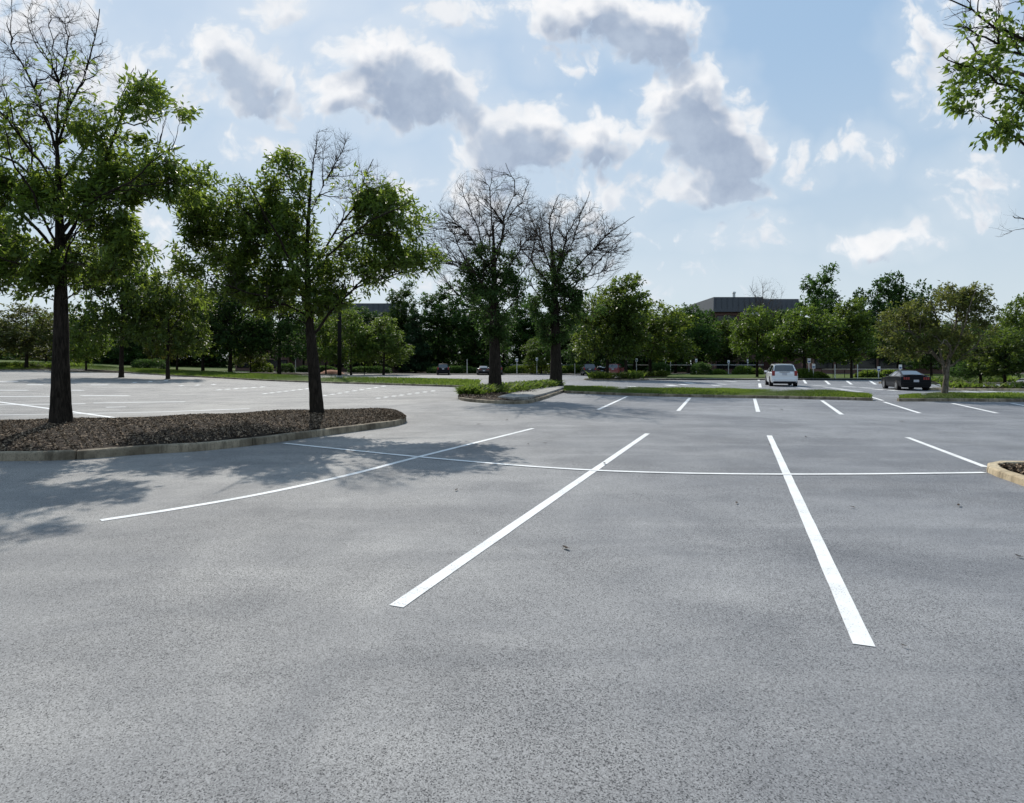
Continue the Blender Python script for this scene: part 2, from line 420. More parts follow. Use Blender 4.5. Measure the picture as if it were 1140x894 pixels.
def blades(c, hgt, wid, seed, lean=.5):
    """grass blades / upright leaves standing on points c"""
    r = np.random.default_rng(seed); n = len(c)
    th = r.uniform(0, 2 * np.pi, n); d = np.stack([np.cos(th), np.sin(th), np.zeros(n)], 1)
    h = hgt * r.uniform(.5, 1.3, n); ln = r.normal(size=(n, 2)) * lean * h[:, None]
    tip = c + np.concatenate([ln, h[:, None]], 1); w = wid * r.uniform(.6, 1.3, n)[:, None]
    mid = c * .5 + tip * .5; mid[:, 2] += h * .1
    V = np.stack([c - d * w * .5, c + d * w * .5, mid + d * w * .45, tip, mid - d * w * .45], 1).reshape(-1, 3)
    k = np.arange(n)[:, None] * 5
    return V, np.concatenate([k + [0, 1, 2, 4]], 0), np.concatenate([k + [4, 2, 3]], 0), r.random(n)

def grass_obj(name, c, hgt, wid, seed, mat, lean=.5):
    V, q4, q3, col = blades(c, hgt, wid, seed, lean)
    return tag(link(name, mesh_np(name, V, [q4, q3], False, np.concatenate([col, col])), mat), kind='stuff')

# left mulch island
fr = [G(*p) for p in [(-420, 528), (-200, 522), (-80, 516), (0, 513.5), (70, 512.6), (115, 509.5), (160, 506), (220, 502.5), (270, 497.5), (320, 491), (360, 485.6), (400, 480.2), (436, 475.2), (450, 472)]]
bk = [G(*p) for p in [(-420, 478), (-200, 476), (-80, 475), (0, 473.5), (80, 472), (150, 470), (220, 467.5), (280, 464.5), (330, 462), (370, 461), (405, 461), (430, 462.5), (446, 465.5), (452.5, 468.5)]]
frs, bks = smooth_path(fr, 8), smooth_path(bk, 8)
kerb('kerb', np.vstack([frs, bks[::-1][:-1]]), M['kerb'], closed=False)
def inset(P, Q, d):
    P = np.asarray(P)[:, :2].copy(); c = (np.asarray(P) + resample(np.asarray(Q)[:, :2], .01)[np.linspace(0, len(resample(np.asarray(Q)[:, :2], .01)) - 1, len(P)).astype(int)]) / 2
    v = c - P; L = np.linalg.norm(v, axis=1, keepdims=True); return P + v / np.maximum(L, 1e-6) * np.minimum(d, L * .5)
isl = bed('mulch_bed', inset(frs, bks, .13), inset(bks, frs, .13), M['mulch_bed'], .115, .17, n=140, m=22)
V, f, col = scatter_flakes(isl, 90000, .031, 3, srange=(.28, 1), lift=.02)
tag(link('mulch_chips', mesh_np('mulch_chips', V, f, False, col), M['chips']), kind='stuff')

# right near island corner
cr = [G(*p) for p in [(1180, 556), (1140, 541.5), (1120, 534.5), (1104, 528.5)]] + [G(1098, 524.5), G(1099, 521.5)] + [G(*p) for p in [(1108, 519.6), (1140, 519.4), (1200, 519.6), (1330, 520)]]
crs = smooth_path(cr, 8)
kerb('kerb', crs[::-1], M['kerb_pale'], w=.17, h=.095, joint=1.7)
bed_r = bed('mulch_bed', [G(1113, 524.8), G(1140, 534), G(1180, 548), G(1330, 600)], [G(1112, 522.8), G(1140, 521.6), G(1200, 521.6), G(1330, 522)], M['mulch_bed'], .05, .06, n=40)
V, f, col = scatter_flakes(bed_r, 9000, .045, 5, lift=.02)
tag(link('mulch_chips', mesh_np('mulch_chips', V, f, False, col), M['chips']), kind='stuff')

# centre planter
pf = smooth_path([G(*p) for p in [(510, 444), (513, 445.8), (522, 447.3), (537, 448.6), (556, 449.6), (575, 450), (590, 449), (604, 445.2), (616, 441), (630, 436)]], 8)
pb = smooth_path([G(*p) for p in [(511, 443.2), (520, 441), (535, 439), (550, 437), (565, 435.4), (580, 434), (595, 432.6), (605, 431.8), (615, 431), (626, 430.2)]], 8)
kerb('kerb', np.vstack([pf, pb[::-1][:-1]]), M['kerb'], w=.18, h=.13)
plant = bed('mulch_bed', inset(pf, pb, .15), inset(pb, pf, .15), M['mulch_bed'], .10, .10, n=60)
V, f, col = scatter_flakes(plant, 5000, .06, 8, srange=(0, .6), lift=.03)
tag(link('mulch_chips', mesh_np('mulch_chips', V, f, False, col), M['chips']), kind='stuff')
pad = np.array([G(*p)[:2] for p in [(554, 447.4), (572, 448.6), (589, 447.6), (604, 443.8), (615, 440), (629, 435), (626, 431.6), (608, 434), (592, 437), (575, 441)]])
me = bpy.data.meshes.new('pavement'); me.from_pydata([(x, y, float(H(x)) + .225) for x, y in pad] + [(x, y, float(H(x)) - .02) for x, y in pad], [],
    [tuple(range(len(pad)))] + [(i, (i + 1) % len(pad), (i + 1) % len(pad) + len(pad), i + len(pad)) for i in range(len(pad))]); me.update()
tag(link('pavement', me, M['pad']), kind='structure')
r = np.random.default_rng(4)
c = plant(r.uniform(.08, .98, 5200), r.uniform(.45, 1.0, 5200)); u = r.uniform(0, .30, len(c)); c[:, 2] += u
c2 = plant(r.uniform(.04, .22, 1600), r.uniform(.35, 1.0, 1600)); c2[:, 2] += r.uniform(0, .22, len(c2))
grass_obj('ground_cover', np.vstack([c, c2]), .17, .085, 12, M['grass'], 1.1)

# grass medians
def median(fpx, bpx, nb, seed, hgt=.13, wid=.03, mound=.08, h=.13):
    a = smooth_path([G(*p) for p in fpx], 8); b = smooth_path([G(*p) for p in bpx], 8)
    kerb('kerb', np.vstack([a, b[::-1]]), M['kerb'], w=.15, h=h)
    pt = bed('grass_verge', inset(a, b, .13), inset(b, a, .13), M['lawn'], h - .015, mound, n=90, m=8)
    rr = np.random.default_rng(seed)
    grass_obj('grass', pt(rr.random(nb), rr.random(nb)), hgt, wid, seed, M['grass'])
    return pt
median([(628, 437.6), (700, 440.5), (780, 442.4), (860, 443.8), (930, 445.2), (972, 446.4)], [(628, 433.8), (700, 435.4), (780, 437.0), (860, 438.4), (930, 440.4), (966, 444.6)], 16000, 21)
med_r = median([(1001, 446.9), (1040, 447.0), (1090, 447.2), (1150, 447.5), (1260, 448.5)], [(1004, 444.4), (1040, 442.6), (1090, 442.4), (1150, 442.6), (1260, 443)], 9000, 22, .10)
median([(-60, 415), (0, 412.6), (60, 411.5), (110, 412.6), (180, 418), (240, 421), (300, 424.3), (360, 426.5), (450, 429.2), (534, 432)],
       [(-60, 410), (0, 408.4), (60, 407.6), (110, 409), (180, 413.4), (240, 416.2), (300, 419.3), (360, 421.8), (450, 424.4), (534, 427.2)], 26000, 23, .22, .06, .1)
r = np.random.default_rng(40)
p0, p1 = G(-60, 411), G(84, 409.5)
tt = r.random(5000); c = p0 + (p1 - p0) * tt[:, None] + r.normal(size=(5000, 3)) * [.8, 1.2, 0]; c[:, 2] = H(c[:, 0]) + r.uniform(.1, .5, 5000)
grass_obj('ground_cover', c, .4, .16, 41, M['grass'], .9)

# small planters by the back row, drive kerbs, far verge
def islet(px, Z, rx, ry, seed, nb=900, mat='kerb', hgt=.45):
    o = at(px, Z); th = np.linspace(0, 2 * np.pi, 28, endpoint=False)
    P = np.stack([o[0] + rx * np.cos(th), o[1] + ry * np.sin(th)], 1)
    kerb('kerb', P, M[mat], closed=True)
    k = .94; V = [(o[0] + k * rx * math.cos(t), o[1] + k * ry * math.sin(t), float(H(o[0])) + .11) for t in th] + [(o[0], o[1], float(H(o[0])) + .25)]
    me = bpy.data.meshes.new('mulch_bed'); me.from_pydata(V, [], [(i, (i + 1) % 28, 28) for i in range(28)]); me.update()
    tag(link('mulch_bed', me, M['mulch_bed']), kind='structure')
    if nb:
        rr = np.random.default_rng(seed); a = rr.uniform(0, 2 * np.pi, nb); q = np.sqrt(rr.random(nb)) * .85
        c = np.stack([o[0] + rx * q * np.cos(a), o[1] + ry * q * np.sin(a), np.full(nb, float(H(o[0])) + .12) + rr.uniform(0, hgt, nb)], 1)
        grass_obj('ground_cover', c, .35, .14, seed, M['grass'], 1.0)
islet(686, 62, 3.3, 2.2, 51, 1100)
islet(722, 72, 2.6, 1.6, 52, 700)
islet(1110, 37, 4.2, 1.1, 53, 250, 'kerb_pale', .1)
islet(1060, 50, 6.0, 1.6, 54, 700, 'kerb', .2)
islet(283, 85, 13, 1.8, 55, 0)
islet(100, 76, 5, 1.4, 56, 0)
islet(42, 82, 4, 1.2, 57, 600, 'kerb', .4)
# far pavement strip at the end of the lot
sheet('pavement', np.linspace(-40, 120, 60), np.array([95.2, 97.6]), .12, M['pad'])
sheet('pavement', np.linspace(10, 120, 40), np.array([62.0, 63.4]), .13, M['pad'])
sheet('grass_verge', np.linspace(15, 115, 40), np.array([63.45, 96.0]), .10, M['lawn'])

sheet('dark_ground', np.linspace(-36, 120, 70), np.array([97.7, 112, 129.5]), .02, M['mulch_bed'])  # dark sheet over the lawn, standing in for shade under the far trees
# ------------------------------------------------------------------ trees
UP = np.array([0, 0, 1.0])
def unit(v): return v / np.maximum(np.linalg.norm(v, axis=-1, keepdims=True), 1e-9)

def tubes(polys, rads, sides):
    """polys (n,k,3), rads (n,k) -> verts, quads"""
    n, k, _ = polys.shape
    T = unit(np.gradient(polys, axis=1))
    ref = np.where(np.abs(T[..., 2:3]) > .9, np.array([1.0, 0, 0]), UP); a = unit(np.cross(T, ref)); b = np.cross(T, a)
    th = np.arange(sides) * 2 * np.pi / sides
    R = polys[:, :, None] + rads[:, :, None, None] * (np.cos(th)[:, None] * a[:, :, None] + np.sin(th)[:, None] * b[:, :, None])
    V = R.reshape(-1, 3); base = (np.arange(n) * k * sides)[:, None, None] + (np.arange(k - 1) * sides)[None, :, None]
    s = np.arange(sides)[None, None]; s2 = (s + 1) % sides
    Q = np.stack([base + s, base + s2, base + sides + s2, base + sides + s], -1).reshape(-1, 4)
    return V, Q

def inside(p, zones):
    """p (...,3) in the union of the ellipsoids"""
    m = np.zeros(p.shape[:-1], bool)
    for z in zones: m |= (((p - z['c']) / z['r']) ** 2).sum(-1) < 1
    return m

def waves(r, wl, n=7):
    """smooth random field in space, about -1..1"""
    K = unit(r.normal(size=(n, 3))) * (2 * np.pi / (wl * r.uniform(.7, 1.5, n)))[:, None]; ph = r.uniform(0, 6.28, n)
    return lambda p: np.sin(p @ K.T + ph).sum(-1) / math.sqrt(n)

def sample_zones(r, zones, n, shell, gap=None, key='w'):
    wts = np.array([np.prod(z['r']) ** .8 * z[key] for z in zones]); ix = r.choice(len(zones), int(n * 1.6) + 8, p=wts / wts.sum())
    d = unit(r.normal(size=(len(ix), 3))); q = r.random(len(ix)) ** shell
    Cc = np.array([z['c'] for z in zones]); Rr = np.array([z['r'] for z in zones])
    p = Cc[ix] + d * q[:, None] * Rr[ix]
    if gap is not None:
        fld, thr = gap; p = p[fld(p) > thr]
    return p[:n]

def attach(r, tg, P, T, R, lmax, lmin, bias):
    """each target reaches back to the wood that can best feed it: node index and distance"""
    out_i = np.empty(len(tg), int); out_d = np.empty(len(tg))
    for a in range(0, len(tg), 400):
        D = tg[a:a + 400, None] - P[None]; ds = np.linalg.norm(D, axis=2) + 1e-6
        c = (D * T[None]).sum(2) / ds
        cost = ds * (1 + bias * (1 - c) * .5 + 1.2 * np.maximum(0, -D[..., 2] / ds))
        i = cost.argmin(1); out_i[a:a + 400] = i; out_d[a:a + 400] = ds[np.arange(len(i)), i]
    ok = (out_d < lmax) & (out_d > lmin)
    return tg[ok], out_i[ok], out_d[ok]

def arcs(r, tg, i, L, P, T, R, k, trop, rmin, wob, rk):
    p0 = P[i]; d = unit(tg - p0); t0 = unit(T[i] * .55 + d); L_ = L[:, None]
    p1 = p0 + t0 * L_ * .30; p2 = tg - unit(d + UP * trop) * L_ * .3
    u = np.linspace(0, 1, k)[None, :, None]
    pts = (1 - u) ** 3 * p0[:, None] + 3 * u * (1 - u) ** 2 * p1[:, None] + 3 * u ** 2 * (1 - u) * p2[:, None] + u ** 3 * tg[:, None]
    j = r.normal(size=pts.shape) * (L_ * wob)[:, None]; j[:, 0] = 0
    pts = pts + j
    r0 = np.minimum(R[i] * .75, rmin + L * rk)
    return pts, r0[:, None] * np.linspace(1, .4, k)[None]

def nodes_of(pts, rad, skip):
    T = unit(np.gradient(pts, axis=1)); return pts[:, skip:].reshape(-1, 3), T[:, skip:].reshape(-1, 3), rad[:, skip:].ravel()

def leaf_mesh(name, r, pos, dirs, size, mat_unused, aspect=.38, droop=.35):
    n = len(pos)
    d = unit(dirs + r.normal(size=(n, 3)) * .75 - UP * droop)
    w = unit(np.cross(d, unit(r.normal(size=(n, 3)) * .6 + UP)))
    nn = np.cross(w, d)
    L = size * r.uniform(.6, 1.3, n)[:, None]; W = L * aspect * r.uniform(.8, 1.2, n)[:, None]
    V = np.stack([pos, pos + d * L * .45 + w * W / 2 + nn * W * .16, pos + d * L - nn * L * .1, pos + d * L * .45 - w * W / 2 + nn * W * .16], 1).reshape(-1, 3)
    return V, np.arange(4 * n).reshape(n, 4)

def px_zone(o, s, bx, cx, cy, rx, ry, dens, dep=0.0, rd=None):
    """crown region in metres around the trunk foot o from its outline in the photo"""
    z = (HY - cy) * s + EYE - o[2]
    return dict(c=np.array([(cx - bx) * s, dep, z]), r=np.array([rx * s, (rd if rd else max(.8 * (rx + ry) / 2 * s * 1.15, .6)), ry * s]), d=dens, w=1.0 if dens > .2 else 2.4)

def tree_meshes(seed, trunk, trunk_r, limbs, zones, leaf_size, n_leaf, leaf_w=.38, num=(120, 800, 3600), lmax=(3.5, 1.6, .8), trop=.35, twig_r=.006, tint_shift=0.0, droop=.35,
                gap=-.75, gap_wl=1.5, bias=2.6, limb_k=.75, wob=.022):
    r = np.random.default_rng(seed)
    TP = smooth_path(trunk, 6); TR = np.interp(np.linspace(0, 1, len(TP)), [0, .05, .16, .45, 1], [trunk_r * 1.4, trunk_r * 1.12, trunk_r, trunk_r * .72, trunk_r * .12])
    Vt, Qt = tubes(TP[None], TR[None], 16)
    Vt = Vt + r.normal(size=Vt.shape) * trunk_r * .022
    big, bigr = [], []
    for lb in limbs:
        Pp = smooth_path(lb[0], 6); Pp = Pp[np.linspace(0, len(Pp) - 1, 14).round().astype(int)]
        wv = np.cumsum(r.normal(size=Pp.shape), 0) * .009 * np.linalg.norm(Pp[-1] - Pp[0]); wv[0] = 0; Pp = Pp + wv
        big.append(Pp); bigr.append(lb[1] * limb_k * np.linspace(1, .12, 14) ** .9 + twig_r * .8)
    big, bigr = np.array(big), np.array(bigr)
    vs, qs = [Vt], [Qt]; off = len(Vt)
    V, Q = tubes(big, bigr, 9); vs.append(V); qs.append(Q + off); off += len(V)
    nP, nT, nR = nodes_of(big, bigr, 3)
    tp, tt, tr_ = nodes_of(TP[None], TR[None], len(TP) // 2); nP, nT, nR = np.vstack([nP, tp]), np.vstack([nT, tt]), np.concatenate([nR, tr_])
    fld = waves(r, gap_wl); levels = []
    lz = [z for z in zones if z['d'] > 0]
    for li in range(3):
        tg = sample_zones(r, zones, num[li], (.45, .5, .42)[li], None if li == 0 else (lambda p: np.where(inside(p, lz) if lz else False, fld(p), 9), gap))
        tg, i, L = attach(r, tg, nP, nT, nR, lmax[li], (.25, .12, .05)[li] * lmax[0] / 3.5, bias)
        pts, rad = arcs(r, tg, i, L, nP, nT, nR, (9, 6, 4)[li], trop, twig_r * (1.5, 1.0, .75)[li], wob, (.010, .006, .004)[li])
        levels.append((pts, rad)); a, b, c = nodes_of(pts, rad, 2)
        nP, nT, nR = (np.vstack([nP, a]), np.vstack([nT, b]), np.concatenate([nR, c])) if li == 0 else (a, b, c)
    tv, tq, toff = [], [], 0
    for li, (pts, rad) in enumerate(levels):
        V, Q = tubes(pts, rad, (6, 4, 3)[li])
        if li == 0: vs.append(V); qs.append(Q + off); off += len(V)
        else: tv.append(V); tq.append(Q + toff); toff += len(V)
    wood = (np.vstack(vs), np.vstack(qs)); twigs = (np.vstack(tv), np.vstack(tq))
    leaves = None
    if n_leaf and lz:
        pts = levels[2][0]; n, k, _ = pts.shape; rep = 10
        t = r.uniform(.1, 1, (n, rep)) * (k - 1); i = np.clip(t.astype(int), 0, k - 2); f = (t - i)[..., None]; a = np.arange(n)[:, None]
        cp = (pts[a, i] * (1 - f) + pts[a, i + 1] * f).reshape(-1, 3); cd = unit((pts[a, i + 1] - pts[a, i]).reshape(-1, 3))
        w = np.zeros(len(cp))
        for z in lz:
            q = (((cp - z['c']) / z['r']) ** 2).sum(-1); w = np.maximum(w, np.where(q < 1.1, z['d'], 0))
        fl2 = waves(r, gap_wl * .55)
        w = w * np.clip(.55 + .6 * fl2(cp), .04, 1.2) + 1e-9
        ix = r.choice(len(cp), n_leaf, p=w / w.sum()); pos = cp[ix] + r.normal(size=(n_leaf, 3)) * leaf_size * .4
        Vl, Ql = leaf_mesh('crown', r, pos, cd[ix], leaf_size, None, leaf_w, droop)
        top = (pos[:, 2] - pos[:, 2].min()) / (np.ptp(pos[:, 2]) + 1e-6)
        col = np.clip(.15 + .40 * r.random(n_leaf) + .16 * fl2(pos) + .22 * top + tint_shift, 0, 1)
        leaves = (Vl, Ql, col)
    return wood, twigs, leaves

def plant_tree(label, o, parts, leaf_mat, bark='bark', twig='twig', name='tree', cat='tree', group=None, rz=0.0, scale=(1, 1, 1), color=(1, 1, 1)):
    t = thing(name, label, cat, o, rz, group); t.scale = scale
    for nm, me, mt in parts:
        ob = link(nm, me, None, t); ob.color = (*color, 1)
    return t

def make_parts(gen, leaf_mat, bark='bark', twig='twig'):
    wood, twigs, leaves = gen
    me = mesh_np('trunk', wood[0], wood[1], True); me.materials.append(M[bark]); out = [('trunk', me, bark)]
    V, Q = twigs; col = np.zeros(len(Q)); mi = np.ones(len(Q), np.int32)
    if leaves:
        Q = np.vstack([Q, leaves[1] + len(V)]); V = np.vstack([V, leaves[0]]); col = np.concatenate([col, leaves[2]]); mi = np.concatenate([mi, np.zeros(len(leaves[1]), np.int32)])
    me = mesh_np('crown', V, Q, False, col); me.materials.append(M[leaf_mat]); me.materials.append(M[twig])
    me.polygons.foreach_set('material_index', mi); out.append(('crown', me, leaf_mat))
    return out

def hero(seed, base, o, trunk_px, trunk_r, limbs_px, zones_px, **kw):
    s = o[1] / F; bx = CX + o[0] / s
    def w(p): return np.array([(p[0] - bx) * s, p[2] if len(p) > 2 else 0.0, (HY - p[1]) * s + EYE - o[2]])
    tr = [w(p) for p in trunk_px]; tr[0] = np.array([0, 0, -.12])
    lb = [([w(p) for p in pts], rr) for pts, rr in limbs_px]
    zs = [px_zone(o, s, bx, *z) for z in zones_px]
    return tree_meshes(seed, tr, trunk_r, lb, zs, **kw)

# the near left ash on the mulch island
o1 = at(68, 13.3, .30)
T1 = hero(11, None, o1, [(68, 480), (67.5, 420), (68, 340), (66, 230), (63, 150)], .19,
    [([(64, 170), (54, 115), (30, 60), (16, 22)], .05), ([(63, 160), (78, 105), (92, 65), (107, 8)], .05), ([(63, 150), (62, 100, .1), (68, 50, .2), (60, 10, .3)], .04),
     ([(65, 210), (40, 155, -.3), (10, 110, -.6), (-12, 80, -.8)], .05), ([(66, 240), (30, 190, -.3), (-10, 165, -.6), (-50, 140, -.9)], .055),
     ([(65, 200), (80, 150, .5), (100, 100, .9), (112, 50, 1.1)], .04),
     ([(68, 275), (100, 205), (128, 140), (148, 98), (160, 82)], .075), ([(69, 255), (115, 190, .4), (150, 165, .6), (176, 148, .8)], .06),
     ([(69, 270), (120, 232, -.4), (175, 210, -.8), (222, 186, -1.0)], .055), ([(67, 290), (30, 245), (-20, 215), (-70, 190)], .07),
     ([(67, 300), (15, 275, .5), (-40, 255, .9), (-90, 240, 1.2)], .05), ([(68, 310), (100, 285, -.6), (135, 268, -1.2), (168, 258, -1.6)], .04),
     ([(68, 300), (80, 250, -.9), (85, 210, -1.7), (95, 180, -2.2)], .05), ([(68, 295), (50, 250, .9), (40, 215, 1.8), (45, 185, 2.4)], .05), ([(67, 315), (45, 300, -.7), (20, 290, -1.3), (0, 290, -1.8)], .04)],
    [(60, 70, 62, 85, 0), (10, 110, 45, 60, 0), (85, 130, 50, 70, .04), (20, 170, 70, 50, .10),
     (155, 96, 28, 26, .5), (180, 135, 46, 36, .75), (120, 175, 45, 45, .55), (190, 195, 48, 32, .9), (140, 225, 60, 38, 1), (70, 260, 66, 62, .95), (15, 240, 60, 42, 1), (-30, 225, 60, 45, 1), (40, 305, 55, 34, .8), (125, 275, 55, 38, .9), (-40, 285, 60, 40, .8)],
    leaf_size=.155, n_leaf=27000, num=(200, 1500, 7500), lmax=(2.6, 1.3, .6), trop=.25, gap=-.28, gap_wl=1.3, twig_r=.0048, leaf_w=.36, limb_k=.5)
plant_tree('tall ash on the left mulch island with bare topmost branches, nearest trunk in view', o1, make_parts(T1, 'leaf'), 'leaf', name='ash_tree')

# the second ash on the tip of the island
o2 = at(353, 15.8, .26)
T2 = hero(22, None, o2, [(353, 468), (351, 430), (347, 385), (344, 345), (342, 270), (347, 190)], .165,
    [([(346, 375), (365, 350), (385, 330), (420, 312), (458, 300)], .07), ([(344, 345), (322, 300), (296, 262), (255, 225)], .07), ([(344, 335), (300, 310, .5), (255, 296, .9), (205, 285, 1.2)], .06),
     ([(343, 300), (375, 262), (405, 225), (424, 184)], .055), ([(343, 310), (385, 280, -.6), (430, 255, -1.0), (462, 240, -1.2)], .055), ([(343, 250), (332, 215), (318, 190), (312, 170)], .045),
     ([(343, 240), (358, 205), (372, 175), (386, 150)], .04), ([(345, 200), (350, 175), (352, 150), (355, 143)], .03), ([(343, 320), (335, 290, -1.0), (330, 260, -1.9), (322, 235, -2.5)], .055),
     ([(343, 315), (355, 285, 1.0), (365, 260, 1.8), (375, 240, 2.3)], .05), ([(344, 350), (315, 340, -.5), (280, 330, -1.0), (240, 318, -1.4)], .05), ([(344, 340), (375, 315, .6), (410, 300, 1.2), (440, 285, 1.6)], .045),
     ([(343, 280), (310, 245, .5), (285, 215, .8), (250, 205, 1.0)], .045)],
    [(372, 175, 32, 36, 0), (418, 205, 22, 30, 0), (395, 225, 40, 40, .04), (315, 195, 26, 32, 1), (262, 232, 62, 40, 1), (245, 285, 52, 42, 1), (300, 265, 55, 45, 1), (325, 235, 35, 40, .85), (330, 310, 62, 42, 1),
     (440, 245, 46, 38, 1), (455, 285, 40, 32, 1), (400, 290, 44, 40, .85), (275, 325, 60, 30, .9), (365, 335, 34, 22, .6), (225, 250, 32, 35, .9)],
    leaf_size=.155, n_leaf=35000, num=(190, 1400, 7500), lmax=(2.6, 1.3, .6), trop=.25, gap=-.32, gap_wl=1.3, twig_r=.0048, leaf_w=.36, limb_k=.5)
plant_tree('leafy ash near the rounded tip of the mulch island, a few bare twigs on top', o2, make_parts(T2, 'leaf'), 'leaf', name='ash_tree')

# the two half-dead ashes in the centre planter
o3 = at(551, 29.5, .15)
T3 = hero(33, None, o3, [(551, 446), (551, 400), (550, 350), (550, 300), (549, 250)], .30,
    [([(550, 320), (530, 270), (505, 240), (487, 222)], .10), ([(550, 310), (535, 255), (520, 220), (512, 200)], .08), ([(549, 265), (545, 230), (546, 205), (548, 190)], .07), ([(550, 300), (562, 250), (580, 215), (590, 195)], .09),
     ([(550, 330), (520, 300, .6), (490, 285, 1.0), (468, 283, 1.4)], .09), ([(550, 330), (575, 285), (592, 262), (606, 240)], .08), ([(550, 300), (545, 255, 1.0), (535, 225, 2.0), (530, 205, 2.6)], .08), ([(550, 300), (560, 255, -1.0), (570, 225, -2.0), (565, 200, -2.6)], .08),
     ([(550, 340), (530, 310, -1.2), (505, 270, -2.2), (495, 250, -2.8)], .08), ([(550, 345), (572, 310, 1.2), (590, 285, 2.4), (600, 265, 3.0)], .08), ([(550, 350), (520, 330), (500, 325), (485, 325)], .07), ([(550, 360), (575, 335), (590, 320), (600, 315)], .06)],
    [(548, 245, 62, 62, 0), (500, 270, 42, 48, 0), (592, 262, 30, 45, 0), (550, 335, 32, 44, 1), (528, 312, 20, 22, .6), (552, 380, 17, 22, .6), (572, 322, 20, 20, .6), (512, 328, 18, 12, .35), (548, 295, 30, 26, .3)],
    leaf_size=.18, n_leaf=10500, num=(320, 2800, 14000), lmax=(4.5, 2.4, 1.2), trop=.25, twig_r=.0062, leaf_w=.42, tint_shift=.05, limb_k=.42, gap=-.3)
plant_tree('bare-topped tree at the mulched front of the centre planter, dark leaves low on it', o3, make_parts(T3, 'leaf_dark', twig='twig'), 'leaf_dark', name='ash_tree')
o4 = at(619, 38.5, .15)
T4 = hero(44, None, o4, [(619, 436), (619, 400), (618, 350), (616, 300), (614, 265)], .37,
    [([(617, 310), (604, 270), (592, 240), (588, 225)], .11), ([(616, 290), (612, 250), (617, 230), (622, 215)], .09), ([(616, 320), (640, 270), (655, 240), (663, 217)], .12), ([(617, 325), (650, 285), (675, 262), (697, 245)], .12),
     ([(617, 330), (655, 305, .8), (680, 295, 1.4), (700, 290, 2.0)], .10), ([(617, 320), (632, 270, 1.2), (640, 245, 2.4), (642, 228, 3.2)], .10), ([(617, 320), (625, 275, -1.2), (640, 250, -2.4), (650, 235, -3.2)], .10),
     ([(617, 330), (595, 300, -1.0), (575, 280, -1.8), (568, 270, -2.4)], .10), ([(617, 340), (650, 310, -1.5), (672, 285, -2.8), (690, 272, -3.6)], .10), ([(618, 350), (640, 330), (655, 322), (668, 318)], .09), ([(618, 350), (600, 330), (590, 320), (582, 318)], .08)],
    [(630, 268, 60, 52, 0), (675, 275, 32, 36, 0), (600, 262, 34, 40, 0), (619, 345, 28, 36, 1), (613, 375, 17, 26, .6), (640, 330, 20, 18, .6), (655, 342, 22, 15, .5), (600, 335, 18, 20, .5), (622, 305, 28, 24, .3)],
    leaf_size=.22, n_leaf=10500, num=(320, 2800, 14000), lmax=(5.5, 3.0, 1.5), trop=.25, twig_r=.0078, leaf_w=.42, tint_shift=.05, limb_k=.42, gap=-.3)
plant_tree('bare-topped tree rising behind the clump of ground cover at the rear of the centre planter', o4, make_parts(T4, 'leaf_dark', twig='twig'), 'leaf_dark', name='ash_tree')

# rusty lacy tree on the right-hand grass strip
o5 = at(1051, 27.6, .15)
T5 = hero(55, None, o5, [(1051, 446), (1053, 425), (1055, 408), (1058, 390), (1060, 360)], .125,
    [([(1053, 420), (1050, 395), (1046, 365), (1038, 330)], .09), ([(1055, 410), (1070, 400), (1085, 385), (1098, 365)], .07), ([(1056, 400), (1062, 365), (1068, 335), (1072, 318)], .07), ([(1052, 410), (1030, 385), (1010, 370), (988, 368)], .08),
     ([(1052, 405), (1035, 370, .8), (1015, 345, 1.2), (1000, 340, 1.6)], .06), ([(1056, 400), (1055, 370, -.9), (1050, 345, -1.6), (1052, 325, -2.0)], .06), ([(1056, 400), (1075, 370, .9), (1090, 345, 1.6), (1098, 332, 2.0)], .06), ([(1054, 405), (1040, 390, -1), (1020, 380, -1.8), (1005, 385, -2.2)], .06)],
    [(1050, 350, 48, 36, 1), (1010, 362, 34, 30, 1), (1000, 385, 24, 20, .9), (1085, 350, 26, 34, .8), (1040, 385, 40, 18, .8), (1072, 330, 30, 20, .8), (1080, 388, 26, 16, .5)],
    leaf_size=.15, n_leaf=11500, num=(90, 600, 3000), lmax=(2.6, 1.4, .8), trop=.3, twig_r=.006, leaf_w=.5, gap=-.2, gap_wl=1.2, limb_k=.6)
plant_tree('lacy tree with rust-tinged leaves and pale forked stems on the right grass strip', o5, make_parts(T5, 'leaf_rust', 'pale_bark'), 'leaf_rust', name='ornamental_tree')

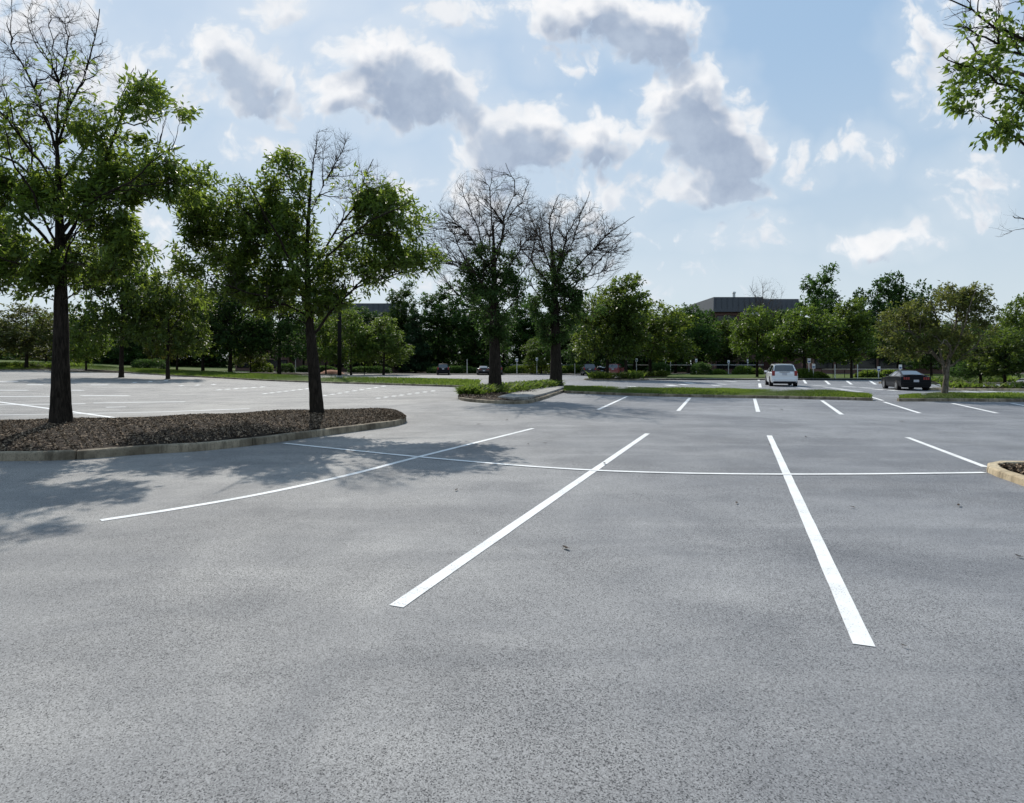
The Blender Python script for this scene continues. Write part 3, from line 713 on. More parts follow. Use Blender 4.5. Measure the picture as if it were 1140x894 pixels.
# the tree whose branch tips reach in at the upper right
o6 = at(1212, 8.6, .12)
T6 = hero(66, None, o6, [(1212, 530), (1212, 400), (1214, 250), (1216, 100), (1218, -120)], .17,
    [([(1216, 130), (1170, 55), (1115, 25), (1064, -8)], .04), ([(1216, 170), (1170, 85), (1110, 52), (1062, 30)], .036), ([(1215, 220), (1165, 130), (1110, 90), (1058, 66)], .036), ([(1215, 250), (1170, 185), (1130, 150), (1102, 128)], .032),
     ([(1214, 330), (1180, 275), (1150, 250), (1128, 240)], .025), ([(1216, 80), (1175, 10), (1130, -25), (1080, -60)], .04), ([(1216, 150), (1250, 60), (1300, 0), (1350, -60)], .05), ([(1216, 200), (1260, 130), (1310, 90), (1360, 60)], .05),
     ([(1216, 120), (1220, 50, 1), (1225, 0, 1.8), (1230, -60, 2.4)], .05), ([(1216, 180), (1205, 100, -1), (1200, 30, -1.8), (1195, -40, -2.4)], .05)],
    [(1085, 95, 38, 32, 1), (1130, 130, 40, 38, 1), (1105, 55, 50, 45, .10), (1120, 0, 70, 45, .0), (1136, 245, 16, 22, 0), (1190, 60, 60, 120, .4), (1280, 40, 110, 130, .7)],
    leaf_size=.11, n_leaf=5200, num=(120, 500, 1300), lmax=(1.3, .6, .35), trop=.2, twig_r=.0028, leaf_w=.48, droop=.6, gap_wl=.7)
plant_tree('tree beside the pale kerb corner, leafy twig tips reaching into the upper right sky', o6, make_parts(T6, 'leaf_lime'), 'leaf_lime', name='ash_tree')

# ---- generic trees (unit crowns shared by copies)
def generic(seed, h, crown_w, crown_lo, shape, leaf_size, n_leaf, trunk_r, nl=10, leaf_w=.6, num=(60, 330, 1500), bare=False, twig_r=.014, tint_shift=0.0, gap=-.7):
    r = np.random.default_rng(seed); W = crown_w / 2; zs = []
    hc = h - crown_lo
    dn = 0 if bare else 1
    def Z_(c, rad): zs.append(dict(c=np.array(c, float), r=np.array(rad, float) * r.uniform(.82, 1.12), d=dn, w=1.0))
    if shape == 'round':
        for i in range(13):
            a = i * 2.4; q = .60 * W * (i > 0) * r.uniform(.75, 1.1); zz = crown_lo + hc * (.42 + .26 * math.sin(i * 1.9 + seed) - .08 * (q > .5 * W))
            Z_([q * math.cos(a), q * math.sin(a), zz], [W * .46, W * .46, hc * .25])
        Z_([0, 0, crown_lo + hc * .78], [W * .5, W * .5, hc * .22])
    elif shape == 'oval':
        for i in range(11):
            t = (i + .5) / 11; q = W * .30; a = i * 2.4; ww = W * (.35 + .65 * math.sin(math.pi * (t * .8 + .14)))
            Z_([q * math.cos(a), q * math.sin(a), crown_lo + hc * t], [ww * .78, ww * .78, hc * .13])
    else:
        for i in range(10):
            t = (i + .5) / 10; ww = W * (1.0 - t) + .3; a = i * 2.4
            Z_([ww * .25 * math.cos(a), ww * .25 * math.sin(a), crown_lo + hc * t], [ww, ww, hc * .07])
    tr = [np.array([0, 0, -.2]), np.array([.03, .02, crown_lo * .6]), np.array([.08, -.05, crown_lo + hc * .3]), np.array([.02, .05, crown_lo + hc * .78])]
    limbs = []
    nl2 = nl if shape != 'cone' else nl * 2
    for i in range(nl2):
        a = i * 2.399 + r.uniform(-.3, .3); t = (i + .5) / nl2; z0 = crown_lo * .9 + hc * t * (.42 if shape != 'cone' else .85)
        reach = W * (.75 if shape == 'round' else .6) * (1 - .5 * t) if shape != 'cone' else W * (1 - t * .9) * .7
        rise = hc * (.16 + .30 * t) if shape != 'cone' else -.03 * hc * (1 - t) + .1
        p0 = np.array([.05, 0, z0]); e = np.array([reach * math.cos(a), reach * math.sin(a), z0 + rise])
        m1 = p0 * .65 + e * .35 + UP * rise * .08; m2 = p0 * .3 + e * .7 + UP * rise * .06
        limbs.append(([p0, m1, m2, e], trunk_r * .42 * (1 - .5 * t)))
    return tree_meshes(seed, tr, trunk_r, limbs, zs, leaf_size=leaf_size, n_leaf=0 if bare else n_leaf, leaf_w=leaf_w, num=num, lmax=(crown_w * .5, crown_w * .3, crown_w * .16), trop=.3, twig_r=twig_r,
                       tint_shift=tint_shift, gap=gap, gap_wl=1.7)

PROTO = {}
for key, args, lm, bk_, kw in [
    ('round', (101, 10, 9, 3.0, 'round', .30, 12000, .19), 'leaf', 'bark', {}),
    ('round_dark', (102, 11, 9, 2.6, 'round', .32, 12000, .22), 'leaf_dark', 'bark', {}),
    ('lime', (103, 8, 6.5, 1.8, 'round', .25, 9500, .13), 'leaf_lime', 'bark', {}),
    ('oval', (104, 12, 6.5, 2.9, 'oval', .30, 11000, .18), 'leaf', 'bark', {}),
    ('oval_dark', (105, 13, 8, .8, 'oval', .33, 13000, .2), 'leaf_dark', 'bark', {}),
    ('rust', (106, 8, 8, 1.7, 'round', .24, 10000, .14), 'leaf_rust', 'bark', {}),
    ('belt', (109, 12, 12, .2, 'round', .40, 13000, .25), 'leaf_dark', 'bark', {}),
    ('cone', (107, 13, 7, .6, 'cone', .32, 13000, .2), 'needle', 'bark', {}),
    ('bare', (108, 12, 10, 3, 'round', .3, 0, .2), 'leaf', 'twig', dict(bare=True, twig_r=.022))]:
    PROTO[key] = (make_parts(generic(*args, **kw), lm, bk_, bk_), args[1], args[2])

def far_tree(label, kind, px, Z, top, width, rz=0.0, tint=(1, 1, 1), name='tree', group=None, sink=0.0):
    """a tree at distance Z whose top is at row `top` and whose crown is `width` pixels wide in the photo"""
    o = at(px, Z); s = Z / F; parts, h0, w0 = PROTO[kind]
    h = (HY - top) * s + EYE - o[2]; w = width * s
    o[2] -= sink
    return plant_tree(label, o, parts, None, name=name, group=group, rz=rz, scale=(w / w0 * 1.18, w / w0 * 1.18, (h + sink) / h0), color=tuple(c * (.70 if kind in ('round', 'oval') else .84) for c in tint))

FT = [  # label, kind, column, distance, top row, crown width, turn, tint, name
    ('olive-brown small tree beyond the low ground cover at the far left', 'rust', 29, 78, 336, 96, .4, (.8, .8, .85), 'ornamental_tree'),
    ('slim green tree just right of the olive-brown tree at the far left', 'round', 51, 92, 345, 50, 1.2, (.9, 1, .9), 'tree'),
    ('low bright lime tree seen right of the nearest big trunk', 'lime', 96, 78, 350, 46, 2.0, (1.15, 1.15, .9), 'tree'),
    ('large tree with a thick dark trunk standing in the left grass median', 'round', 135, 60, 258, 100, .7, (.9, .95, .9), 'tree'),
    ('bushy mid-green tree whose thin trunk rises from the left median', 'round', 187, 58, 296, 84, 2.4, (.85, .85, .8), 'tree'),
    ('reddish dusky tree behind the bushy one at the left median', 'rust', 197, 84, 318, 62, 1.1, (.6, .55, .5), 'ornamental_tree'),
    ('spreading tree on the lawn between the dusky tree and the brick wing', 'round', 226, 84, 320, 70, 3.0, (.85, .95, .85), 'tree'),
    ('broad dark tree with a stout trunk before the brick wing', 'round_dark', 256, 82, 300, 82, .2, (1, 1, 1), 'tree'),
    ('young yellow-green tree right in front of the brick wing', 'lime', 279, 92, 368, 36, .9, (.85, .75, .6), 'tree'),
    ('dark round-headed tree covering the right end of the brick wing', 'round_dark', 311, 82, 318, 74, 1.7, (1.1, 1.1, 1), 'tree'),
    ('small dim tree seen just left of the second ash trunk', 'round_dark', 338, 108, 345, 46, 2.2, (1, 1, 1), 'tree'),
    ('lime-green tree immediately left of the dark lamp pole', 'lime', 363, 92, 346, 42, 2.9, (1, 1, 1), 'tree'),
    ('brightest lime-green tree, standing right behind the lamp pole', 'lime', 391, 88, 339, 54, 2.5, (1.1, 1.1, 1), 'tree'),
    ('lime-green tree with a drooping right side next to the dark evergreens', 'lime', 427, 90, 348, 60, .5, (1, 1, 1), 'tree'),
    ('grey-green pine topping the dark mass right of the lime trees', 'oval_dark', 447, 120, 318, 46, 1.0, (1.1, 1.05, .95), 'tree'),
    ('dark evergreen directly behind the leftmost parked car', 'oval_dark', 487, 118, 322, 60, .8, (1.1, 1.2, 1.05), 'evergreen_tree'),
    ('dark evergreen between the lime trees and the bare-topped pair', 'cone', 462, 112, 336, 40, .3, (1.7, 1.8, 1.5), 'evergreen_tree'),
    ('dark evergreen behind the left one of the bare-topped pair', 'oval_dark', 528, 116, 318, 66, 2.7, (1.1, 1.2, 1.05), 'evergreen_tree'),
    ('dark evergreen in the gap between the bare-topped pair', 'oval_dark', 585, 118, 332, 62, 1.9, (1.05, 1.2, 1.05), 'evergreen_tree'),
    ('low light-green tree glimpsed between the two planter trunks', 'lime', 603, 98, 372, 40, 1.4, (.8, .85, .8), 'tree'),
    ('dark tree behind the right one of the bare-topped pair', 'round_dark', 640, 108, 338, 66, .6, (.9, .9, .9), 'tree'),
    ('full green tree in the small planter nearest the red car', 'round', 676, 63, 316, 76, .1, (1, 1, 1), 'tree'),
    ('taller leaning tree in the small planter, right beside the full green one', 'oval', 697, 61, 306, 58, 1.6, (.9, .95, .9), 'tree'),
    ('wide mid-green tree on the islet beside the sandy ramp', 'round', 724, 73, 332, 88, 2.1, (1, 1, .9), 'tree'),
    ('blue-green tree left of where the grey office roof begins', 'round_dark', 767, 100, 334, 62, 2.8, (1.2, 1.25, 1.1), 'tree'),
    ('thin pale-leaved tree against the brick below the grey roof', 'lime', 806, 104, 352, 46, .5, (.6, .65, .5), 'tree'),
    ('rounded maple just left of the white car', 'round', 843, 72, 337, 58, 1.3, (.9, 1, .9), 'tree'),
    ('leafless tree showing above the maple in front of the grey roof', 'bare', 849, 108, 301, 58, 0, (1, 1, 1), 'tree'),
    ('broad maple right behind the white car', 'round', 896, 66, 338, 80, 2.6, (.85, .95, .85), 'tree'),
    ('upright feathery tree above the broad maple', 'oval_dark', 912, 112, 301, 52, .7, (1.3, 1.4, 1.15), 'tree'),
    ('narrow green tree standing right of the broad maple', 'oval', 948, 66, 333, 46, 1.1, (.95, 1, .9), 'tree'),
    ('tallest dark tree on the right, its crown against the open sky', 'round_dark', 990, 106, 297, 70, 1.8, (.9, 1, 1), 'tree'),
    ('dim green tree filling the space behind the black coupe', 'round_dark', 1000, 88, 345, 66, .4, (1, 1, .9), 'tree'),
    ('shaded tree with a dark trunk right of the black coupe', 'round_dark', 1037, 65, 362, 50, 2.3, (.9, .95, .9), 'tree'),
    ('small round tree on the mulched islet, left of its thicker neighbour', 'round_dark', 1092, 41, 374, 62, 3.0, (1.2, 1.25, 1.1), 'tree'),
    ('thicker tree on the mulched islet at the right edge', 'round', 1119, 39, 362, 74, .9, (.8, .85, .85), 'tree'),
    ('sunlit bright green tree at the far right edge behind the islet trees', 'lime', 1143, 56, 322, 52, 1.5, (1, 1, .9), 'tree'),
    ('distant hazy tree low on the skyline right of the rusty tree', 'round_dark', 1088, 140, 352, 60, .2, (1.3, 1.3, 1.2), 'tree'),
    ('pale tree behind the left wing roof, lower than the ash beside it', 'round_dark', 321, 135, 352, 50, 2.0, (1, 1, 1), 'tree'),
]
for lab, kind, px, Z, top, w, rz, tint, nm in FT:
    far_tree(lab, kind, px, Z, top, w, rz, tint, nm)
rr = random.Random(9)
FILL = [('dark tree between the sandy ramp trees, its crown against the brick', 'round_dark', 752, 112, 347, 60), ('dense tree in front of the office corner', 'round_dark', 783, 114, 341, 60), ('dense dark tree behind the white car, hiding the brick wall', 'round_dark', 866, 112, 341, 66),
        ('dark tree filling the gap behind the narrow green tree', 'oval_dark', 928, 106, 338, 60), ('dark leafy tree behind the rusty tree trunk', 'round_dark', 1060, 92, 356, 70), ('dim tree filling the gap right of the two planter trunks', 'round_dark', 655, 90, 348, 56),
        ('shaded tree behind the taller leaning planter tree', 'round_dark', 706, 96, 342, 60), ('dense shaded tree over the far end of the left drive', 'round_dark', 164, 104, 342, 72), ('deep green tree above the clipped bush by the brick wing', 'round_dark', 291, 112, 346, 66), ('shaded tree hanging over the lime trees from behind', 'oval_dark', 408, 116, 344, 54)]
for lab, kind, px, Z, top, w_ in FILL: far_tree(lab, kind, px, Z, top, w_, rr.uniform(0, 6), (.95, 1, .95))
for px, Z, top, w, k in [(-12, 120, 352, 90, 'belt'), (12, 130, 362, 46, 'cone'), (40, 132, 358, 42, 'cone'), (70, 130, 366, 86, 'belt'), (112, 128, 358, 86, 'belt'), (150, 130, 362, 82, 'belt'), (175, 128, 352, 76, 'belt'),
                         (208, 134, 350, 86, 'belt'), (240, 136, 348, 60, 'oval_dark'), (560, 134, 344, 86, 'belt'), (615, 138, 348, 96, 'belt'), (665, 136, 342, 86, 'belt'), (705, 138, 345, 82, 'belt'), (742, 138, 346, 80, 'belt'),
                         (962, 142, 338, 86, 'belt'), (1025, 140, 348, 86, 'belt'), (1055, 142, 354, 82, 'belt'), (1118, 142, 352, 86, 'belt'), (1160, 140, 345, 86, 'belt'), (508, 138, 340, 86, 'belt'), (455, 138, 350, 76, 'belt')]:
    far_tree('dark tree of the wooded belt closing off the far side of the lot', k, px, Z, top, w, rr.uniform(0, 6), (1.0, 1.1, 1.0), 'tree', 'trees of the wooded belt', 1.5)

# ---- shrubs and hedges
def shrub_mesh(seed, n, rx, ry, rz_, leaf, boxy=False):
    r = np.random.default_rng(seed)
    d = unit(r.normal(size=(n, 3))); d[:, 2] = np.abs(d[:, 2])
    if boxy: d = d / (np.abs(d) ** 4).sum(1, keepdims=True) ** .25
    q = r.uniform(.7, 1.03, n)[:, None] * (1 + .10 * np.sin(d[:, :1] * 5 + seed) * np.cos(d[:, 1:2] * 4))
    pos = d * q * [rx, ry, rz_]
    V, Q = leaf_mesh('foliage', r, pos, d, leaf, None, .6, 0)
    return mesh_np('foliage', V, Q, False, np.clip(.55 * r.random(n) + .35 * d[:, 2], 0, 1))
def shrub(label, px, Z, w, h, dep, mat, seed, boxy=False, name='shrub', group=None, tint=(1, 1, 1)):
    o = at(px, Z); o[2] += .08
    t = thing(name, label, name, o, 0, group)
    me = shrub_mesh(seed, int(900 + 500 * w), w / 2, dep / 2, h, .22, boxy); me.materials.append(M[mat])
    f = link('foliage', me, None, t); f.color = (*tint, 1)
    mb = MB()
    mb.tube([(0, 0, -.15), (.02, .02, h * .4), (.05, 0, h * .8)], [.05, .03, .012], 6)
    mb.build('stem', M['bark'], t)
for a in [
    ('clipped dark hedge block under the wide tree left of the sandy ramp', 734, 88, 3.0, 1.6, 1.6, 'leaf_dark', 1, True, 'hedge'),
    ('clipped dark hedge block right of the sandy ramp', 781, 88, 2.7, 1.6, 1.8, 'leaf_dark', 2, True, 'hedge'),
    ('low pale-green shrub beside the right hedge block', 800, 90, 2.4, .7, 1.4, 'leaf_lime', 3, False, 'shrub'),
    ('rounded yellow-green shrub left of the white car, biggest of that bed', 828, 92, 3.4, 1.25, 2.0, 'leaf_lime', 4, False, 'shrub'),
    ('small yellow-green shrub next to the white car', 842, 91, 2.0, .9, 1.5, 'leaf_lime', 5, False, 'shrub'),
    ('sunlit light-green mound just right of the white car', 893, 64.5, 3.2, .95, 1.8, 'leaf_lime', 6, False, 'shrub'),
    ('low olive shrub by the posts right of the white car', 910, 66, 2.2, .55, 1.6, 'leaf', 7, False, 'shrub'),
    ('dark low shrub at the wall foot left of the black coupe', 968, 70, 3.4, .75, 1.6, 'leaf', 8, False, 'shrub'),
    ('dark shrub at the wall foot directly behind the black coupe', 992, 70, 3.0, .8, 1.6, 'leaf', 9, False, 'shrub'),
    ('clipped round bush before the brick wing', 292, 93, 2.9, 1.3, 1.6, 'leaf', 10, True, 'hedge'),
    ('smaller clipped bush between the stout tree and the ash trunk', 318, 94, 2.4, 1.25, 1.6, 'leaf_dark', 11, True, 'hedge'),
    ('large dark rounded bush at the bend of the left drive', 167, 92, 5.0, 1.5, 2.4, 'leaf_dark', 12, True, 'hedge'),
    ('low hedge behind the posts, left of the planter trunks', 505, 100, 8.0, 1.1, 1.6, 'leaf_dark', 13, True, 'hedge'),
    ('long hedge lit on top between the two planter trunks', 597, 100, 10.0, 1.3, 1.6, 'leaf', 14, True, 'hedge'),
    ('hedge right of the rear planter trunk behind the dark car', 641, 101, 6.0, 1.3, 1.6, 'leaf', 15, True, 'hedge'),
    ('yellow-green bush on the far islet behind the small round tree', 1108, 61, 2.6, 1.1, 1.6, 'leaf_lime', 16, False, 'shrub'),
    ('dark bush under the small far trees right of the rusty tree', 1082, 62, 4.0, 1.4, 2.0, 'leaf_dark', 17, False, 'shrub'),
    ('low hedge left of the lamp pole', 352, 98, 6.5, 1.0, 1.5, 'leaf_dark', 18, True, 'hedge'),
    ('small hedge right of the lamp pole under the lime trees', 412, 98, 6.5, 1.0, 1.5, 'leaf_dark', 19, True, 'hedge')]:
    shrub(a[0], a[1], a[2], a[3], a[4], a[5], a[6], a[7], a[8], a[9])

# ------------------------------------------------------------------ buildings
def building(label, px0, px1, Z, top, roof_h, storeys, depth=30, rot=0.0, base_trim=0.0, vent=False, name='office_building'):
    a, b = at(px0, Z), at(px1, Z); s = Z / F; g = min(a[2], b[2]); top_z = (HY - top) * s + EYE - g; w = b[0] - a[0]
    t = thing(name, label, 'building', ((a[0] + b[0]) / 2, Z, g - .3), rot)
    wall_h = top_z - roof_h + .3
    sh = wall_h / storeys; wb = 0.42 * sh
    MB().box((0, depth / 2, wall_h / 2), (w, depth, wall_h)).build('wall', M['brick'], t)
    for k in range(storeys):
        z = k * sh + sh * .55; n = max(2, int(w / 3.2)); pw = w / n
        for i in range(n):
            x = -w / 2 + pw * (i + .5)
            fmb = MB()
            for dx in (-1, 1): fmb.box((x + dx * (pw * .42), -.03, z), (.10, .12, wb + .1))
            for dz in (-1, 1): fmb.box((x, -.03, z + dz * wb / 2), (pw * .84 - .1, .12, .10))
            wdw = fmb.build('window', M['black'], t)
            MB().box((x, -.012, z), (pw * .84 - .102, .05, wb - .102)).build('pane', M['glass_bld'], wdw)
    rb = MB().box((0, depth / 2 - .2, wall_h + roof_h / 2 + .002), (w + 1.2, depth + 1.2, roof_h), taper=.97)
    n = int(w / 1.1)
    for i in range(n + 1): rb.box((-w / 2 + w * i / n, -.745, wall_h + roof_h * .5), (.07, .06, roof_h * .96))
    roof = rb.build('roof', M['roof'], t)
    if vent:
        v = MB(); v.tube([(0, 2, wall_h + roof_h), (0, 2, wall_h + roof_h + 1.1)], .28, 10).tube([(0, 2, wall_h + roof_h + 1.1), (0, 2, wall_h + roof_h + 1.4)], [.45, .3], 10); v.build('vent_pipe', M['post'], roof)
        MB().box((w * .28, -.82, wall_h - .45), (w * .34, .3, .55)).build('trim_band', M['white'], t)
    return t
building('long brick office block under a flat grey metal roof, right of centre', 796, 846, 128, 331, 3.1, 4, depth=17, vent=True)
building('lower right section of the office block, stepped back under its own grey roof', 846.5, 886, 134, 333, 3.0, 4, name='office_building')
building('grey-roofed office wing glimpsed right of the lamp pole', 356, 440, 132, 338, 2.8, 3, depth=12)
building('low brick wing with dark slatted windows behind the left trees', 262, 322, 108, 372, .8, 2)
building('single-storey brick front deep in shade behind the black coupe', 905, 1072, 98, 388, .7, 1, depth=14)

# ------------------------------------------------------------------ posts, signs, rails, lamp
def sign_post(label, px, Z, top, sign=True, pole_mat='post'):
    o = at(px, Z); h = (HY - top) * Z / F + EYE - o[2]
    t = thing('sign_post', label, 'sign', o)
    MB().tube([(0, 0, -.1), (0, 0, h - (.05 if sign else 0))], .05, 8).build('post', M[pole_mat], t)
    if sign:
        p = MB().box((0, -.065, h - .25), (.34, .02, .5)).build('sign_panel', M['white'], t, bevel=.006)
        MB().box((0, -.0805, h - .33), (.24, .008, .16)).build('sign_symbol', M['sign_blue'], p)
    else:
        MB().tube([(0, 0, h), (0, 0, h + .04)], [.05, .02], 8).build('post_cap', M['post'], t)
SP = [('white post between the two planter trunks, the left one of two there', 575.5, 96, 399, True), ('white post between the two planter trunks, the right one of two there', 597.7, 96, 398, True),
      ('white post just left of the dark blue parked car', 640, 94, 399, False), ('sign post between the red car and the wide islet tree', 708.6, 93, 399, True), ('sign on a post over the left clipped hedge block', 740.7, 97, 399, True),
      ('plain post rising at the right end of the left hedge block', 746.5, 97, 400, False), ('sign on a post over the right clipped hedge block', 775, 97, 399.5, True), ('sign post standing clear before the brick, right of the hedge block', 811, 96, 401, True),
      ('sign post above the yellow-green shrubs', 832.5, 97, 400, True), ('tall sign post right of the trunk behind the white car', 900.5, 64.2, 399, True), ('shorter sign post next to the tall one right of the white car', 905.5, 64.2, 405, True),
      ('pale post left of the narrow green tree trunk', 929.5, 64, 406, False), ('pale post right of the narrow green tree trunk', 954.7, 64, 406, False), ('sign post left of the black coupe', 978, 64, 408, True), ('sign post right behind the roof of the black coupe', 1002, 64, 406, True),
      ('thin white post seen left of the leftmost parked car trunk shade', 520, 96, 400, False), ('sign post before the small dim tree left of the second ash trunk', 329, 95, 396, True), ('thin pale post before the young yellow-green tree', 284, 95, 399, False)]
for a in SP: sign_post(*a)

def rail_fence(label, px0, px1, Z, z0, n):
    a, b = at(px0, Z), at(px1, Z); o = (a + b) / 2; w = b[0] - a[0]
    t = thing('rail_fence', label, 'fence', (o[0], Z, float(H(o[0]))))
    MB().tube([(-w / 2, 0, z0), (w / 2, 0, z0)], .035, 8).build('rail', M['post'], t)
    for i in range(n + 1): MB().tube([(-w / 2 + w * i / n, .075, -.1), (-w / 2 + w * i / n, .075, z0 + .03)], .035, 8).build('fence_post', M['pole'], t)
rail_fence('thin pale handrail along the hedges in front of the office block', 696, 850, 98.5, 1.5, 9)
rail_fence('thin pale handrail along the wall foot left of the black coupe', 915, 1005, 67.5, 1.05, 7)
rail_fence('thin pale handrail behind the long hedge in the centre', 568, 650, 103, 1.5, 5)

ol = at(378, 58)
lamp = thing('lamp_post', 'dark slim lamp pole on the left grass median, its head hidden in leaves', 'lamp post', ol)
MB().tube([(0, 0, .5), (0, 0, 8.3)], [.2, .18], 12).build('pole', M['pole'], lamp, True)
MB().tube([(0, 0, -.1), (0, 0, .5)], .3, 14).build('base', M['pad'], lamp, True)
MB().tube([(0, 0, 8.25), (.55, 0, 8.35)], .04, 8).tube([(0, 0, 8.25), (-.55, 0, 8.35)], .04, 8).build('arm', M['pole'], lamp)
for sgn in (-1, 1):
    hd = MB().box((sgn * .85, 0, 8.36), (.62, .38, .16), taper=.85).build('lamp_head', M['pole'], lamp, bevel=.02)
    MB().box((sgn * .85, 0, 8.268), (.46, .28, .02)).build('lens', M['clear_lens'], hd)
# slim black pole by the lime trees
o = at(405.6, 90); t = thing('lamp_post', 'very thin black pole among the lime-green trees', 'lamp post', o)
MB().tube([(0, 0, -.1), (0, 0, 3.4)], .06, 8).build('pole', M['pole'], t)
MB().tube([(0, 0, 3.4), (0, 0, 3.75)], [.14, .2], 10).build('lamp_head', M['pole'], t)

# sandy ramp by the hedge and red-earth pile
rp = np.array([G(*p)[:2] for p in [(729, 420.6), (752, 420.8), (768, 416.8), (752, 416.5)]])
me = bpy.data.meshes.new('pavement'); me.from_pydata([(x, y, .09) for x, y in rp] + [(x, y, -.02) for x, y in rp], [], [(0, 1, 2, 3), (0, 4, 5, 1), (1, 5, 6, 2), (2, 6, 7, 3), (3, 7, 4, 0)]); me.update()
tag(link('pavement', me, M['kerb_pale']), kind='structure')
o = at(369, 95); t = thing('soil_heap', 'small reddish heap of soil left of the lamp pole base', 'heap', o)
V = [(0, 0, .62)]; th = np.linspace(0, 2 * np.pi, 14, endpoint=False)
for q, z in ((.5, .5), (.85, .22), (1.1, -.02)):
    V += [(q * 1.9 * math.cos(a) * (1 + .1 * math.sin(3 * a)), q * 1.0 * math.sin(a), z + .05 * math.sin(5 * a + q * 9)) for a in th]
fs = [(0, 1 + i, 1 + (i + 1) % 14) for i in range(14)] + [(1 + 14 * k + i, 15 + 14 * k + i, 15 + 14 * k + (i + 1) % 14, 1 + 14 * k + (i + 1) % 14) for k in range(2) for i in range(14)]
mb = MB(); mb.add(V, fs); mb.build('soil', M['rust'], t, True)

# ------------------------------------------------------------------ cars
def section(st, half=True):
    x, zb, belt, roof, hw, hwr = st
    return [(x, 0, zb), (x, hw * .90, zb), (x, hw * .985, zb + .12), (x, hw, zb + .55 * (belt - zb)), (x, hw * .985, belt - .03), (x, hw * .955, belt), (x, hwr, max(belt + .005, roof - .05)), (x, hwr * .86, max(belt + .01, roof - .005)), (x, 0, max(belt + .012, roof + .012))]
def car(label, loc, heading, paint, st, L, wheel_x, wheel_r, cab, lights_z, name, cat, group=None, suv=False, detail=True):
    """heading: angle of the nose from +Y towards +X"""
    t = thing(name, label, cat, loc, math.pi / 2 - heading, group)
    S = [section(q) for q in st]; k = len(S[0]); vs, fs = [], []
    for s in S: vs += s + [(p[0], -p[1], p[2]) for p in s[-2:0:-1]]
    m = 2 * k - 2
    for i in range(len(S) - 1):
        for j in range(m): fs.append((i * m + j, i * m + (j + 1) % m, (i + 1) * m + (j + 1) % m, (i + 1) * m + j))
    fs += [tuple(range(m)), tuple(range((len(S) - 1) * m, len(S) * m))[::-1]]
    fs = [f[::-1] for f in fs]
    mb = MB(); mb.add(vs, fs); body = mb.build('body', M[paint], t)
    for p in body.data.polygons: p.use_smooth = True
    md = body.modifiers.new('split', 'EDGE_SPLIT'); md.split_angle = math.radians(38)
    def pt(i, j, side):
        p = S[i][j]; return Vector((p[0], p[1] * side, p[2]))
    def panel(name, corners, mat, off, inset_=.07, parent=None):
        a, b, c, d = corners; n = (b - a).cross(d - a).normalized(); g = lambda u, v: (a * (1 - u) + b * u) * (1 - v) + (d * (1 - u) + c * u) * v
        q = [g(inset_, inset_) + n * off, g(1 - inset_, inset_) + n * off, g(1 - inset_, 1 - inset_) + n * off, g(inset_, 1 - inset_) + n * off]
        w = [v - n * .03 for v in q]
        MB().add(q + w, [(0, 1, 2, 3), (4, 7, 6, 5), (0, 4, 5, 1), (1, 5, 6, 2), (2, 6, 7, 3), (3, 7, 4, 0)]).build(name, M[mat], parent or t)
    rw, c0, c1, ws = cab   # station indices: rear glass starts, roof rear, roof front, windscreen foot
    def screen(name, i0, i1, v0, v1):
        rows = []
        for v in (v0, (v0 + v1) / 2, v1):
            row = []
            for j, sd in ((6, 1), (7, 1), (8, 1), (7, -1), (6, -1)):
                p = pt(i0, j, sd) * (1 - v) + pt(i1, j, sd) * v
                row.append(Vector((p.x, p.y * (.93 if j == 6 else .96), p.z)))
            rows.append(row)
        n = (rows[0][4] - rows[0][0]).cross(rows[2][0] - rows[0][0]).normalized()
        if n.z < 0: n = -n
        V = [p + n * .012 for row in rows for p in row] + [p - n * .02 for row in rows for p in row]
        fs = [(5 * i + j, 5 * i + j + 1, 5 * i + j + 6, 5 * i + j + 5) for i in range(2) for j in range(4)]
        fs += [(15 + a_, 15 + d_, 15 + c_, 15 + b_) for a_, b_, c_, d_ in fs]
        rim_ = [0, 1, 2, 3, 4, 9, 14, 13, 12, 11, 10, 5]
        fs += [(rim_[i], 15 + rim_[i], 15 + rim_[(i + 1) % 12], rim_[(i + 1) % 12]) for i in range(12)]
        MB().add(V, fs).build(name, M['glass'], t)
    screen('rear_window', rw, c0, .10, .90)
    screen('windscreen', ws, c1, .08, .92)
    for sd in (1, -1):
        for i in range(rw if suv else c0 - 1, c1 + 1):
            lo0, lo1, hi1, hi0 = pt(i, 5, sd), pt(i + 1, 5, sd), pt(i + 1, 6, sd), pt(i, 6, sd)
            cs = (lo0, lo1, hi1, hi0) if sd < 0 else (lo1, lo0, hi0, hi1)
            panel('side_window', cs, 'glass', .010, .08)
    for x in wheel_x:
        for sd in (1, -1):
            hw = st[3][4]; y = sd * (hw - .10)
            MB().tube([(x, y - .12, wheel_r + .02), (x, y + .112, wheel_r + .02)], wheel_r * 1.13, 20).build('wheel_arch', M['black'], t)
            wh = MB().tube([(x, y - .11, wheel_r), (x, y - .085, wheel_r), (x, y + .085, wheel_r), (x, y + .122, wheel_r)], [wheel_r * .94, wheel_r, wheel_r, wheel_r * .94], 20).build('wheel', M['tyre'], t)
            rm = MB().tube([(x, y + sd * .10, wheel_r), (x, y + sd * .130, wheel_r)], wheel_r * .62, 14)
            for a in range(5):
                an = a * 2 * math.pi / 5; rm.box((x + math.cos(an) * wheel_r * .33, y + sd * .132, wheel_r + math.sin(an) * wheel_r * .33), (.05, .012, .05))
            rm.build('rim', M['rim'], wh)
    xr, xf = st[0][0], st[-1][0]; hw = st[1][4]
